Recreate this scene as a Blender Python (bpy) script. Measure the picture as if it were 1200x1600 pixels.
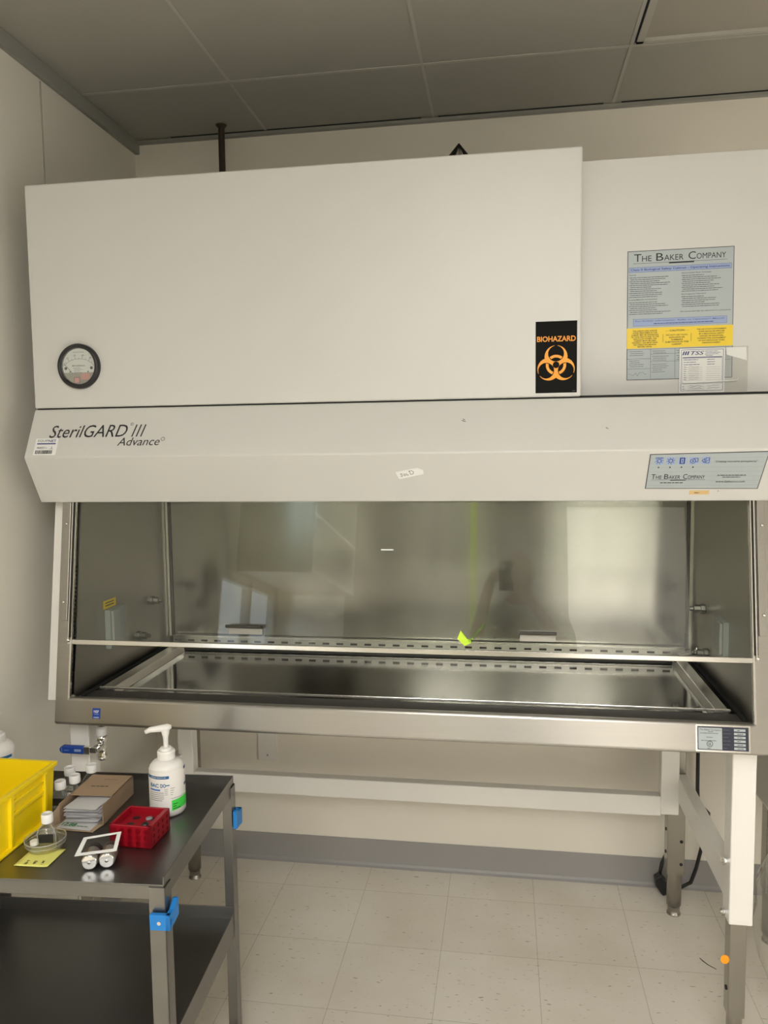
import bpy, bmesh, math, random
from mathutils import Vector, Matrix
for o in list(bpy.data.objects): bpy.data.objects.remove(o, do_unlink=True)
C = bpy.context.scene.collection
R = math.radians
PI = math.pi
random.seed(7)
def L(r, g, b):                       # 8-bit display colour to linear
    f = lambda c: (c/255/12.92) if c/255 <= .04045 else ((c/255+.055)/1.055)**2.4
    return (f(r), f(g), f(b), 1)

# ---------------------------------------------------------------- camera, world, exposure
CAM = Vector((1.2713, -1.9506, 1.6096)); YAW, PITCH, ROLL, FPX = .155197, -.081620, -.013129, 1214.32
fw = Vector((-math.sin(YAW)*math.cos(PITCH), math.cos(YAW)*math.cos(PITCH), math.sin(PITCH)))
rt = Vector((math.cos(YAW), math.sin(YAW), 0)); up = rt.cross(fw)
r2 = rt*math.cos(ROLL)+up*math.sin(ROLL); u2 = up*math.cos(ROLL)-rt*math.sin(ROLL)
cd = bpy.data.cameras.new('camera'); cam = bpy.data.objects.new('camera', cd); C.objects.link(cam)
cd.sensor_width = 36; cd.sensor_fit = 'AUTO'; cd.lens = FPX/1600*36; cd.clip_start = .02
M = Matrix.Identity(4)
for i in range(3): M[i][0], M[i][1], M[i][2], M[i][3] = r2[i], u2[i], -fw[i], CAM[i]
cam.matrix_world = M
sc = bpy.context.scene; sc.camera = cam
w = bpy.data.worlds.new('world'); sc.world = w; w.use_nodes = True
w.node_tree.nodes['Background'].inputs[0].default_value = (.7, .8, 1, 1)
w.node_tree.nodes['Background'].inputs[1].default_value = .3
sc.view_settings.view_transform = 'Standard'; sc.view_settings.look = 'None'
sc.view_settings.gamma = 1; sc.view_settings.use_curve_mapping = False
sc.view_settings.exposure = 0.2; sc.cycles.transparent_max_bounces = 32
LAMP = 16.0         # fluorescent troffers behind the camera
WIN_REAR = 2.0     # glazed door in the rear wall
WIN_RIGHT = 1.5    # window in the right wall
WIN_LEFT = 1.6     # window in the left wall

# ---------------------------------------------------------------- materials
MATS = {}
def mat(name, col, rough=.5, metal=0, spec=.5, noise=0, nscale=8, bump=0, bscale=200, aniso=0, emit=0, coat=0, stretch=(1,1,1), rvar=0):
    if name in MATS: return MATS[name]
    m = bpy.data.materials.new(name); m.use_nodes = True; nt = m.node_tree; b = nt.nodes['Principled BSDF']
    b.inputs['Base Color'].default_value = col; b.inputs['Roughness'].default_value = rough
    b.inputs['Metallic'].default_value = metal; b.inputs['Specular IOR Level'].default_value = spec
    b.inputs['Coat Weight'].default_value = coat
    tc = nt.nodes.new('ShaderNodeTexCoord'); mp = nt.nodes.new('ShaderNodeMapping')
    mp.inputs['Scale'].default_value = stretch; nt.links.new(tc.outputs['Object'], mp.inputs[0])
    if noise or rvar:
        n = nt.nodes.new('ShaderNodeTexNoise'); n.inputs['Scale'].default_value = nscale; n.inputs['Detail'].default_value = 5
        nt.links.new(mp.outputs[0], n.inputs['Vector'])
    if noise:
        mx = nt.nodes.new('ShaderNodeMix'); mx.data_type = 'RGBA'
        mx.inputs[6].default_value = [c*(1-noise) for c in col[:3]]+[1]; mx.inputs[7].default_value = [min(1, c*(1+noise)) for c in col[:3]]+[1]
        nt.links.new(n.outputs['Fac'], mx.inputs[0]); nt.links.new(mx.outputs[2], b.inputs['Base Color'])
    if rvar:
        mr = nt.nodes.new('ShaderNodeMapRange'); mr.inputs[1].default_value = .3; mr.inputs[2].default_value = .7
        mr.inputs[3].default_value = max(.02, rough-rvar); mr.inputs[4].default_value = rough+rvar
        nt.links.new(n.outputs['Fac'], mr.inputs[0]); nt.links.new(mr.outputs[0], b.inputs['Roughness'])
    if bump:
        n2 = nt.nodes.new('ShaderNodeTexNoise'); n2.inputs['Scale'].default_value = bscale
        bp = nt.nodes.new('ShaderNodeBump'); bp.inputs['Strength'].default_value = bump; bp.inputs['Distance'].default_value = .002
        nt.links.new(mp.outputs[0], n2.inputs['Vector']); nt.links.new(n2.outputs['Fac'], bp.inputs['Height']); nt.links.new(bp.outputs[0], b.inputs['Normal'])
    if aniso:
        t = nt.nodes.new('ShaderNodeTangent'); t.direction_type = 'UV_MAP'
        b.inputs['Anisotropic'].default_value = aniso; b.inputs['Anisotropic Rotation'].default_value = .25; nt.links.new(t.outputs[0], b.inputs['Tangent'])
    if emit:
        b.inputs['Emission Color'].default_value = col; b.inputs['Emission Strength'].default_value = emit
    MATS[name] = m; return m
def clear(name, tint=(1, 1, 1, 1), ior=1.45, rough=.02, veil=0):
    """thin clear sheet: see-through plus fresnel reflection (and an optional faint milky veil)"""
    if name in MATS: return MATS[name]
    m = bpy.data.materials.new(name); m.use_nodes = True; nt = m.node_tree; nt.nodes.clear()
    out = nt.nodes.new('ShaderNodeOutputMaterial'); mx = nt.nodes.new('ShaderNodeMixShader')
    lw = nt.nodes.new('ShaderNodeLayerWeight'); lw.inputs['Blend'].default_value = .5
    pw = nt.nodes.new('ShaderNodeMath'); pw.operation = 'POWER'; pw.inputs[1].default_value = 4.5; nt.links.new(lw.outputs['Facing'], pw.inputs[0])
    fr = nt.nodes.new('ShaderNodeMapRange'); fr.inputs[3].default_value = ((ior-1)/(ior+1))**2; fr.inputs[4].default_value = .9; nt.links.new(pw.outputs[0], fr.inputs[0])
    tr = nt.nodes.new('ShaderNodeBsdfTransparent'); tr.inputs['Color'].default_value = tint
    gl = nt.nodes.new('ShaderNodeBsdfGlossy'); gl.inputs['Roughness'].default_value = rough
    nt.links.new(fr.outputs[0], mx.inputs[0]); nt.links.new(gl.outputs[0], mx.inputs[2])
    if veil:
        m2 = nt.nodes.new('ShaderNodeMixShader'); m2.inputs[0].default_value = veil
        df = nt.nodes.new('ShaderNodeBsdfDiffuse'); df.inputs['Color'].default_value = (.8, .8, .78, 1)
        nt.links.new(tr.outputs[0], m2.inputs[1]); nt.links.new(df.outputs[0], m2.inputs[2]); nt.links.new(m2.outputs[0], mx.inputs[1])
    else: nt.links.new(tr.outputs[0], mx.inputs[1])
    nt.links.new(mx.outputs[0], out.inputs['Surface']); MATS[name] = m; return m

WALL = (.83, .785, .69, 1)
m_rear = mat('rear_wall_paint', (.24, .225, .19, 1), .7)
m_wall = mat('wall_paint', WALL, .6, noise=.02, nscale=3, bump=.05, bscale=120)
m_wallL = mat('wall_panel', (.80, .77, .69, 1), .45, noise=.02, nscale=3)
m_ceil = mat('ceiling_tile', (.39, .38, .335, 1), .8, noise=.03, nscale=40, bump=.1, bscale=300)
m_grid = mat('ceiling_grid', (.46, .45, .40, 1), .5)
m_base = mat('cove_base', (.32, .31, .30, 1), .45, noise=.04, nscale=6)
m_trim = mat('grey_trim', (.30, .30, .27, 1), .5)
m_white = mat('white_enamel', (.64, .632, .60, 1), .38, noise=.008, nscale=6, bump=.04, bscale=500)
m_white2 = mat('white_steel', (.84, .82, .775, 1), .35)
m_ss = mat('brushed_steel', (.42, .402, .37, 1), .34, 1, aniso=.75, noise=.05, nscale=4, stretch=(1, 6, 40))
m_ssin = mat('chamber_steel', (.30, .288, .265, 1), .17, 1, aniso=.8, noise=.06, nscale=3, stretch=(4, 4, .5), rvar=.03)
m_side = mat('side_wall_steel', (.44, .42, .385, 1), .33, 1, aniso=.5, noise=.05, nscale=3)
m_tray = mat('tray_steel', (.22, .212, .195, 1), .10, 1, noise=.06, nscale=5, rvar=.03)
m_bright = mat('bright_steel', (.74, .72, .68, 1), .2, 1)
m_chrome = mat('chrome', (.75, .74, .72, 1), .12, 1)
m_dark = mat('dark_gap', (.012, .012, .011, 1), .8)
m_blk = mat('black_plastic', (.018, .018, .018, 1), .35)
m_handle = mat('handle_steel', (.33, .32, .29, 1), .4, 1)
m_grille = mat('grille_mesh', (.07, .065, .06, 1), .5, .6, bump=.4, bscale=900)
m_leg = mat('leg_steel', (.36, .34, .308, 1), .26, 1, noise=.06, nscale=6)
m_cart = mat('cart_steel', (.23, .23, .232, 1), .38, 1, noise=.14, nscale=5, rvar=.07, bump=.03, bscale=60)
m_cartedge = mat('cart_edge_steel', (.25, .242, .23, 1), .32, 1, noise=.1, nscale=9)
m_blue = mat('blue_rubber', (.01, .21, .62, 1), .45)
m_glass = clear('sash_glass', (.93, .95, .92, 1), 1.5, 0.0)
m_plastic = clear('clear_plastic', (.95, .96, .95, 1), 1.7, .05, veil=.05)
m_edge = clear('clear_plastic_edge', (.9, .92, .9, 1), 1.8, .1, veil=.4)
m_film = clear('clear_film', (.97, .97, .96, 1), 1.5, .06, veil=.05)
m_ink = mat('black_ink', (.012, .012, .014, 1), .5)
m_inkg = mat('grey_ink', (.06, .06, .065, 1), .5)
m_navy = mat('navy_ink', (.02, .032, .20, 1), .4)
m_plate = mat('grey_blue_plate', (.42, .47, .48, 1), .4)
m_plateb = mat('pale_blue_band', (.30, .38, .60, 1), .4)
m_yelp = mat('yellow_print', (.86, .62, .03, 1), .4)
m_orange = mat('orange_print', (.95, .36, .012, 1), .4)
m_paper = mat('white_paper', (.86, .86, .84, 1), .5)
m_wplas = mat('white_plastic', (.84, .82, .79, 1), .35)
m_cap = mat('flask_cap', (.80, .80, .79, 1), .4)
m_yel = mat('yellow_bin_plastic', (.95, .71, .006, 1), .35, noise=.02)
m_red = mat('red_rack_plastic', (.33, .004, .014, 1), .3)
m_card = mat('cardboard', (.37, .26, .165, 1), .8, noise=.06, nscale=20)
m_cardin = mat('cardboard_inner', (.42, .31, .205, 1), .85)
m_foil = mat('foil_paper', (.62, .62, .64, 1), .4, noise=.05, nscale=30, bump=.2, bscale=60)
m_green = mat('green_ink', (.02, .2, .05, 1), .5)
m_note = mat('yellow_note', (.82, .80, .22, 1), .6)
m_lblue = mat('label_blue', (.01, .12, .30, 1), .4)
m_lgreen = mat('label_green', (.07, .72, .08, 1), .45)
m_hblue = mat('handle_blue', (.012, .06, .34, 1), .35)
m_lime = mat('lime_plastic', (.62, .90, .04, 1), .4)
m_brown = mat('brown_pipe', (.035, .022, .012, 1), .5)
m_mesh = mat('dark_wire', (.03, .025, .02, 1), .5, .5)
m_greyp = mat('grey_plastic', (.30, .32, .32, 1), .35)
m_copper = mat('copper_wrap', (.28, .14, .05, 1), .3, .8)
m_batt = mat('battery_wrap', (.42, .40, .36, 1), .35, .7)
m_pink = mat('pink_tint', (.75, .33, .30, 1), .5)
m_tape = mat('tan_tape', (.72, .50, .22, 1), .5)
m_wood = mat('brown_laminate', (.10, .065, .04, 1), .5, noise=.1, nscale=6)
m_skin = mat('skin', (.42, .25, .18, 1), .5)
m_shirt = mat('pale_shirt', (.46, .50, .38, 1), .8)
m_trouser = mat('dark_trousers', (.03, .03, .035, 1), .8)
m_lens = mat('unlit_diffuser', (.40, .37, .32, 1), .5, bump=.2, bscale=400)
m_lit = mat('lit_diffuser', (1, .985, .955, 1), .5, emit=LAMP)
m_day = mat('daylight_pane', (1, .96, .90, 1), .5, emit=WIN_REAR)
m_day2 = mat('daylight_pane_left', (.80, .90, 1, 1), .5, emit=WIN_LEFT)
m_day3 = mat('daylight_pane_right', (1, .98, .95, 1), .5, emit=WIN_RIGHT)
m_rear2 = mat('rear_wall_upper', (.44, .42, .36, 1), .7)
m_frost = mat('frosted_pane', (1, .96, .90, 1), .5, emit=.25)
m_door = mat('grey_door', (.28, .27, .25, 1), .5)

# ---------------------------------------------------------------- mesh builder
class MB:
    def __init__(s): s.v = []; s.f = []; s.mi = []; s.sm = []; s.mats = []
    def idx(s, m):
        if m not in s.mats: s.mats.append(m)
        return s.mats.index(m)
    def add(s, vs, fs, m, smooth=False, T=None):
        n = len(s.v); i = s.idx(m)
        s.v += [tuple(T @ Vector(v)) if T else tuple(v) for v in vs]
        for f in fs: s.f.append([n+k for k in f]); s.mi.append(i); s.sm.append(smooth)
        return s
    def box(s, lo, hi, m, T=None):
        x0, y0, z0 = lo; x1, y1, z1 = hi
        vs = [(x0,y0,z0),(x1,y0,z0),(x1,y1,z0),(x0,y1,z0),(x0,y0,z1),(x1,y0,z1),(x1,y1,z1),(x0,y1,z1)]
        return s.add(vs, [(3,2,1,0),(4,5,6,7),(0,1,5,4),(1,2,6,5),(2,3,7,6),(3,0,4,7)], m, T=T)
    def prism(s, poly, fn, h0, h1, m):          # poly 2D, fn(a,b,h)->3D
        n = len(poly)
        vs = [fn(a, b, h0) for a, b in poly]+[fn(a, b, h1) for a, b in poly]
        fs = [tuple(range(n))[::-1], tuple(range(n, 2*n))]+[(i, (i+1) % n, n+(i+1) % n, n+i) for i in range(n)]
        return s.add(vs, fs, m)
    def lathe(s, prof, m, c=(0,0,0), axis='Z', n=32, T=None, smooth=True):  # prof [(r,h)...]
        c = Vector(c); vs = []
        for r, h in prof:
            for k in range(n):
                a = 2*PI*k/n; p = (r*math.cos(a), r*math.sin(a), h)
                if axis == 'X': p = (h, r*math.cos(a), r*math.sin(a))
                elif axis == 'Y': p = (r*math.cos(a), h, r*math.sin(a))
                vs.append(tuple(c+Vector(p)))
        fs = []
        for j in range(len(prof)-1):
            for k in range(n):
                fs.append((j*n+k, j*n+(k+1) % n, (j+1)*n+(k+1) % n, (j+1)*n+k))
        s.add(vs, fs, m, smooth, T)
        if prof[0][0] > 1e-5: s.add(vs[:n], [tuple(range(n))[::-1]], m, False, T)
        if prof[-1][0] > 1e-5: s.add(vs[-n:], [tuple(range(n))], m, False, T)
        return s
    def cyl(s, r, h0, h1, m, c=(0,0,0), axis='Z', n=24, T=None):
        return s.lathe([(r, h0), (r, h1)], m, c, axis, n, T)
    def tube(s, pts, r, m, n=10):
        pts = [Vector(p) for p in pts]; vs = []; fs = []
        rr = r if isinstance(r, (list, tuple)) else [r]*len(pts); prev = None
        for i, p in enumerate(pts):
            t = (pts[min(i+1, len(pts)-1)]-pts[max(i-1, 0)]).normalized()
            a = prev if prev else (Vector((0,0,1)) if abs(t.z) < .9 else Vector((1,0,0)))
            a = (a-t*a.dot(t)).normalized(); b = t.cross(a); prev = a
            for k in range(n):
                q = 2*PI*k/n; vs.append(tuple(p+(a*math.cos(q)+b*math.sin(q))*rr[i]))
        for j in range(len(pts)-1):
            for k in range(n): fs.append((j*n+k, j*n+(k+1) % n, (j+1)*n+(k+1) % n, (j+1)*n+k))
        fs += [tuple(range(n))[::-1], tuple(range((len(pts)-1)*n, len(pts)*n))]
        return s.add(vs, fs, m, True)
    def build(s, name, parent=None, bevel=0, solid=0, seg=2):
        me = bpy.data.meshes.new(name); me.from_pydata(s.v, [], s.f)
        for m in s.mats: me.materials.append(m)
        me.polygons.foreach_set('material_index', s.mi); me.polygons.foreach_set('use_smooth', s.sm)
        me.validate(); me.update()
        bm = bmesh.new(); bm.from_mesh(me); bmesh.ops.recalc_face_normals(bm, faces=bm.faces[:])
        uv = bm.loops.layers.uv.new('UVMap')
        for f in bm.faces:
            nx, ny, nz = [abs(q) for q in f.normal]
            for l in f.loops:
                x, y, z = l.vert.co
                l[uv].uv = (y, z) if nx > ny and nx > nz else ((x, z) if ny >= nz else (x, y))
        bm.to_mesh(me); bm.free()
        o = bpy.data.objects.new(name, me); C.objects.link(o)
        if solid:
            q = o.modifiers.new('solid', 'SOLIDIFY'); q.thickness = solid
        if bevel:
            q = o.modifiers.new('bevel', 'BEVEL'); q.width = bevel; q.segments = seg; q.limit_method = 'ANGLE'; q.angle_limit = R(40)
        if parent:
            o.parent = parent
            o.matrix_parent_inverse = world_of(parent).inverted()
        return o
def world_of(o):
    m = o.matrix_basis.copy()
    if o.parent: m = world_of(o.parent) @ o.matrix_parent_inverse @ m
    return m
def thing(name, label, cat, loc=(0,0,0), group=None, rotz=0):
    o = bpy.data.objects.new(name, None); C.objects.link(o); o.location = loc; o.rotation_euler = (0, 0, rotz); o.empty_display_size = .05
    o['label'] = label; o['category'] = cat
    if group: o['group'] = group
    return o
def tag(o, label, cat, group=None, kind=None):
    o['label'] = label; o['category'] = cat
    if group: o['group'] = group
    if kind: o['kind'] = kind
    return o
def struct(o): o['kind'] = 'structure'; return o
def lab(o, label): o['label'] = label; return o
def dup(root, mw, label):             # copy of a thing with copies of its parts and sub-parts, moved by the matrix mw
    r = root.copy(); C.objects.link(r); r.matrix_basis = mw @ root.matrix_basis; r['label'] = label
    for ch in list(root.children):
        c = ch.copy(); C.objects.link(c); c.parent = r
        for g in list(ch.children):
            d = g.copy(); C.objects.link(d); d.parent = c
    return r

# printing on flat faces: a frame maps (a, b, height) to the world
class Fr:
    def __init__(s, o, ux, uy): s.o = Vector(o); s.x = Vector(ux).normalized(); s.y = Vector(uy); s.y = (s.y-s.x*s.y.dot(s.x)).normalized(); s.n = s.x.cross(s.y)
    def __call__(s, a, b, h=0): return tuple(s.o+s.x*a+s.y*b+s.n*h)
_tc = {}
def glyphs(txt, shear=0, bold=0):
    k = (txt, shear, bold)
    if k not in _tc:
        cu = bpy.data.curves.new('t', 'FONT'); cu.body = txt; cu.size = 1; cu.shear = shear; cu.offset = bold; cu.resolution_u = 3
        o = bpy.data.objects.new('t', cu); C.objects.link(o)
        me = bpy.data.meshes.new_from_object(o.evaluated_get(bpy.context.evaluated_depsgraph_get()))
        vs = [(v.co.x, v.co.y) for v in me.vertices]; fs = [tuple(p.vertices) for p in me.polygons]
        bpy.data.objects.remove(o, do_unlink=True); bpy.data.curves.remove(cu); bpy.data.meshes.remove(me)
        _tc[k] = (vs, fs)
    return _tc[k]
def text(mb, fr, txt, x, y, wd, ht, m, h=.0006, shear=0, bold=0, ang=0):   # fitted into the box with lower left corner x,y
    vs, fs = glyphs(txt, shear, bold)
    x0 = min(v[0] for v in vs); x1 = max(v[0] for v in vs); y0 = min(v[1] for v in vs); y1 = max(v[1] for v in vs)
    c, s_ = math.cos(ang), math.sin(ang); out = []
    for a, b in vs:
        a = (a-x0)/(x1-x0)*wd; b = (b-y0)/(y1-y0)*ht
        out.append(fr(x+a*c-b*s_, y+a*s_+b*c, h))
    mb.add(out, fs, m)
def rect(mb, fr, x0, y0, x1, y1, m, h=.0003):
    mb.add([fr(x0,y0,h), fr(x1,y0,h), fr(x1,y1,h), fr(x0,y1,h)], [(0,1,2,3)], m)
def slab(mb, fr, x0, y0, x1, y1, m, t=.0008):
    mb.prism([(x0,y0),(x1,y0),(x1,y1),(x0,y1)], lambda a,b,h: fr(a,b,h), -.0002, t, m)
def border(mb, fr, x0, y0, x1, y1, t, m, h=.0005):
    rect(mb,fr,x0,y0,x1,y0+t,m,h); rect(mb,fr,x0,y1-t,x1,y1,m,h); rect(mb,fr,x0,y0,x0+t,y1,m,h); rect(mb,fr,x1-t,y0,x1,y1,m,h)
rg = random.Random(3)
def lines(mb, fr, x0, x1, y, n, step, t, m, h=.0006, full=.9, first=0):
    t *= .8       # rows of illegible small print as short dashes
    for i in range(n):
        x = x0+(first if i % 2 == 0 else first+.002); end = x0+(x1-x0)*rg.uniform(.45, full)
        while x < end:
            d = rg.uniform(.004, .011); rect(mb, fr, x, y-i*step, min(x+d, end), y-i*step+t, m, h); x += d+t*.7
def stroke(mb, fr, pts, t, m, h=.0006):
    for (a, b), (c, d) in zip(pts, pts[1:]):
        l = math.hypot(c-a, d-b) or 1; nx, ny = -(d-b)/l*t/2, (c-a)/l*t/2
        mb.add([fr(a+nx,b+ny,h), fr(c+nx,d+ny,h), fr(c-nx,d-ny,h), fr(a-nx,b-ny,h)], [(0,1,2,3)], m)
def disc(mb, fr, x, y, r, m, h=.0005, n=24, r0=0):
    if r0: 
        vs = [fr(x+q*math.cos(2*PI*k/n), y+q*math.sin(2*PI*k/n), h) for q in (r0, r) for k in range(n)]
        mb.add(vs, [(k, (k+1) % n, n+(k+1) % n, n+k) for k in range(n)], m)
    else: mb.add([fr(x+r*math.cos(2*PI*k/n), y+r*math.sin(2*PI*k/n), h) for k in range(n)], [tuple(range(n))], m)

# ================================================================ THE ROOM
XW, YW, ZC = -.1017, .8936, 2.7675; XR, YR = 3.6, -4.6
# floor: vinyl tiles with darker flecks
def floor_mat():
    m = bpy.data.materials.new('vinyl_tile'); m.use_nodes = True; nt = m.node_tree; b = nt.nodes['Principled BSDF']
    tc = nt.nodes.new('ShaderNodeTexCoord'); mp = nt.nodes.new('ShaderNodeMapping')
    mp.inputs['Location'].default_value = (-.7625+.3048*20, -.7237+.3048*20, 0)
    nt.links.new(tc.outputs['Object'], mp.inputs[0])
    br = nt.nodes.new('ShaderNodeTexBrick'); br.offset = 0; br.squash = 1
    br.inputs['Scale'].default_value = 1; br.inputs['Brick Width'].default_value = .3048; br.inputs['Row Height'].default_value = .3048
    br.inputs['Mortar Size'].default_value = .0009; br.inputs['Mortar Smooth'].default_value = .3; br.inputs['Bias'].default_value = 0
    br.inputs['Color1'].default_value = (.84, .79, .705, 1); br.inputs['Color2'].default_value = (.81, .76, .675, 1); br.inputs['Mortar'].default_value = (.50, .46, .39, 1)
    nt.links.new(mp.outputs[0], br.inputs[0])
    n = nt.nodes.new('ShaderNodeTexNoise'); n.inputs['Scale'].default_value = 60; n.inputs['Detail'].default_value = 2
    m2 = nt.nodes.new('ShaderNodeMapping'); m2.inputs['Scale'].default_value = (.7, 2.0, 1); nt.links.new(tc.outputs['Object'], m2.inputs[0]); nt.links.new(m2.outputs[0], n.inputs[0])
    rp = nt.nodes.new('ShaderNodeMapRange'); rp.inputs[1].default_value = .66; rp.inputs[2].default_value = .74
    nt.links.new(n.outputs['Fac'], rp.inputs[0])
    mx = nt.nodes.new('ShaderNodeMix'); mx.data_type = 'RGBA'; mx.inputs[7].default_value = (.30, .26, .20, 1)
    nt.links.new(br.outputs['Color'], mx.inputs[6]); ml = nt.nodes.new('ShaderNodeMath'); ml.operation = 'MULTIPLY'; ml.inputs[1].default_value = .75
    nt.links.new(rp.outputs[0], ml.inputs[0]); nt.links.new(ml.outputs[0], mx.inputs[0])
    n3 = nt.nodes.new('ShaderNodeTexNoise'); n3.inputs['Scale'].default_value = 3; n3.inputs['Detail'].default_value = 6; nt.links.new(tc.outputs['Object'], n3.inputs[0])
    mx2 = nt.nodes.new('ShaderNodeMix'); mx2.data_type = 'RGBA'; mx2.blend_type = 'MULTIPLY'; mx2.inputs[0].default_value = .35
    r3 = nt.nodes.new('ShaderNodeValToRGB'); r3.color_ramp.elements[0].color = (.75, .70, .60, 1); r3.color_ramp.elements[1].color = (1, 1, 1, 1)
    r3.color_ramp.elements[0].position = .35; r3.color_ramp.elements[1].position = .6
    nt.links.new(n3.outputs['Fac'], r3.inputs[0]); nt.links.new(mx.outputs[2], mx2.inputs[6]); nt.links.new(r3.outputs[0], mx2.inputs[7])
    nt.links.new(mx2.outputs[2], b.inputs['Base Color']); b.inputs['Roughness'].default_value = .38
    return m
struct(MB().box((XW-.1, YR-.1, -.1), (XR+.1, YW+.1, 0), floor_mat()).build('floor'))
struct(MB().box((XW-.1, YW, 0), (XR+.1, YW+.1, ZC), m_wall).build('wall_back'))
wl = MB()
W0, W1, WZ0, WZ1 = -2.6, -1.62, 1.0, 1.53       # opening of the left window
wl.box((XW-.1, YR, 0), (XW, W0, ZC), m_wallL).box((XW-.1, W1, 0), (XW, YW, ZC), m_wallL)
wl.box((XW-.1, W0, 0), (XW, W1, WZ0), m_wallL).box((XW-.1, W0, WZ1), (XW, W1, ZC), m_wallL)
wl.box((XW, .2792, 0.1), (XW+.0025, .2852, 2.715), m_grid)      # panel joint strip
struct(wl.build('wall_left'))
V0, V1, VZ0, VZ1 = -3.9, -.9, .2, 1.35          # opening of the right window
wr_ = MB().box((XR, YR, 0), (XR+.1, V0, ZC), m_wall).box((XR, V1, 0), (XR+.1, YW, ZC), m_wall).box((XR, V0, 0), (XR+.1, V1, VZ0), m_wall).box((XR, V0, VZ1), (XR+.1, V1, ZC), m_wall)
struct(wr_.build('wall_right'))
wf = MB()
for z in (VZ0, VZ1-.05): wf.box((XR+.02, V0, z), (XR+.08, V1, z+.05), m_white2)
for k in range(4): y = V0+(V1-V0-.05)*k/3; wf.box((XR+.02, y, VZ0), (XR+.08, y+.05, VZ1), m_white2)
wd2 = struct(wf.build('window_2'))
MB().box((XR+.06, V0, VZ0), (XR+.065, V1, VZ1), m_day3).build('pane', wd2)
D0, D1 = 1.74, 2.80                            # glazed door in the rear wall
wr = MB()
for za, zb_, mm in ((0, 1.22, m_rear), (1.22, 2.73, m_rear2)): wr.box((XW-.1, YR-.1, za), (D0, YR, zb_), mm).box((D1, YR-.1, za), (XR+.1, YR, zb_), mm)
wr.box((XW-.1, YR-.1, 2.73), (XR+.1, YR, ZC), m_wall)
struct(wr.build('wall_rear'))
dr = MB()
for z in (0, .85, 2.52, 2.68): dr.box((D0, YR-.07, z), (D1, YR-.02, z+.05), m_door)
for x in (D0, D1-.05): dr.box((x, YR-.07, 0), (x+.05, YR-.02, 2.73), m_door)
dd = struct(dr.build('door_1'))
MB().box((D0+.05, YR-.05, .05), (D1-.05, YR-.045, .85), m_day).build('pane', dd)
MB().box((D0+.05, YR-.05, .90), (D1-.05, YR-.045, 2.52), m_frost).build('pane', dd)
MB().box((D0+.05, YR-.05, 2.57), (D1-.05, YR-.045, 2.68), m_day).build('pane', dd)
wf = MB()
for z in (WZ0, WZ1-.04): wf.box((XW-.08, W0, z), (XW-.01, W1, z+.04), m_white2)
for y in (W0, (W0+W1)/2-.02, W1-.04): wf.box((XW-.08, y, WZ0), (XW-.01, y+.04, WZ1), m_white2)
wd_ = struct(wf.build('window_1'))
MB().box((XW-.06, W0, WZ0), (XW-.055, W1, WZ1), m_day2).build('pane', wd_)
# ceiling with suspended grid; openings for the light fittings
GX, GY = .4136, .4952
cl = MB()
xs = [XW-.1]+[GX+.61*k for k in range(6)]+[XR+.1]; ys = [YW+.1]+[GY-1.22*k for k in range(5)]+[YR-.1]
LIGHTS = {(3, 1): False, (1, 4): True, (2, 3): True, (3, 4): True}  # the one above the person is added to brighten the floor
for i in range(len(xs)-1):
    for j in range(len(ys)-1):
        if (i, j) in LIGHTS: continue
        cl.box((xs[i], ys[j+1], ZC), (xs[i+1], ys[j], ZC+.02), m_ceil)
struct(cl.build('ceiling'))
gr = MB()
for x in xs[1:-1]: gr.box((x-.005, YR, ZC-.002), (x+.005, YW, ZC-.0002), m_grid)
for y in ys[1:-1]: gr.box((XW, y-.006, ZC-.0025), (XR, y+.006, ZC-.0007), m_grid)
struct(gr.build('trim_1'))
struct(MB().box((XW, YR, ZC-.047), (XW+.018, YW, ZC-.001), m_trim).build('trim_2', bevel=.002))
t3 = MB(); t3.box((XW+.018, YW-.02, ZC-.014), (XR, YW, ZC-.004), m_trim)
for a, b in ((.05, .98), (1.04, 1.60), (1.66, 2.2)): t3.box((a, YW-.022, ZC-.004), (b, YW-.02, ZC+.004), m_dark)
struct(t3.build('trim_3'))
bb = MB(); bb.box((XW, YW-.004, 0), (XR, YW, .107), m_base)
bb.prism([(YW-.004, 0), (YW-.016, 0), (YW-.009, .006), (YW-.004, .014)], lambda a, b, h: (h, a, b), XW, XR, m_base)
struct(bb.build('baseboard_back'))
struct(MB().box((XW, YR, 0), (XW+.004, YW-.02, .107), m_base).build('baseboard_left'))
def troffer(i, j, lit):
    x0, x1, y0, y1 = xs[i]+.012, xs[i+1]-.012, ys[j+1]+.012, ys[j]-.012
    t = thing('ceiling_light', 'lit fluorescent ceiling light' if lit else 'unlit recessed ceiling light in the upper right corner', 'ceiling light', ((x0+x1)/2, (y0+y1)/2, ZC))
    f = MB(); 
    for a, b, c, d in ((x0, y0, x0+.02, y1), (x1-.02, y0, x1, y1), (x0, y0, x1, y0+.012), (x0, y1-.012, x1, y1)): f.box((a, b, ZC-.004), (c, d, ZC+.03), m_grid)
    f.box((x0, y0, ZC+.06), (x1, y1, ZC+.07), m_grid)
    f.box((x0-.002, y0, ZC+.0), (x0, y1, ZC+.07), m_dark)
    f.build('frame', t)
    MB().box((x0+.02, y0+.012, ZC+.006), (x1-.02, y1-.012, ZC+.012), m_lit if lit else m_lens).build('diffuser', t)
    return t
places = {(1, 4): 'lit ceiling light nearest the left wall', (2, 3): 'added ceiling light above the person, brightening the floor', (3, 4): 'lit ceiling light in front of the glazed rear door'}
for (i, j), on in LIGHTS.items():
    t = troffer(i, j, on)
    if on: t['label'] = places[(i, j)]

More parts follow.
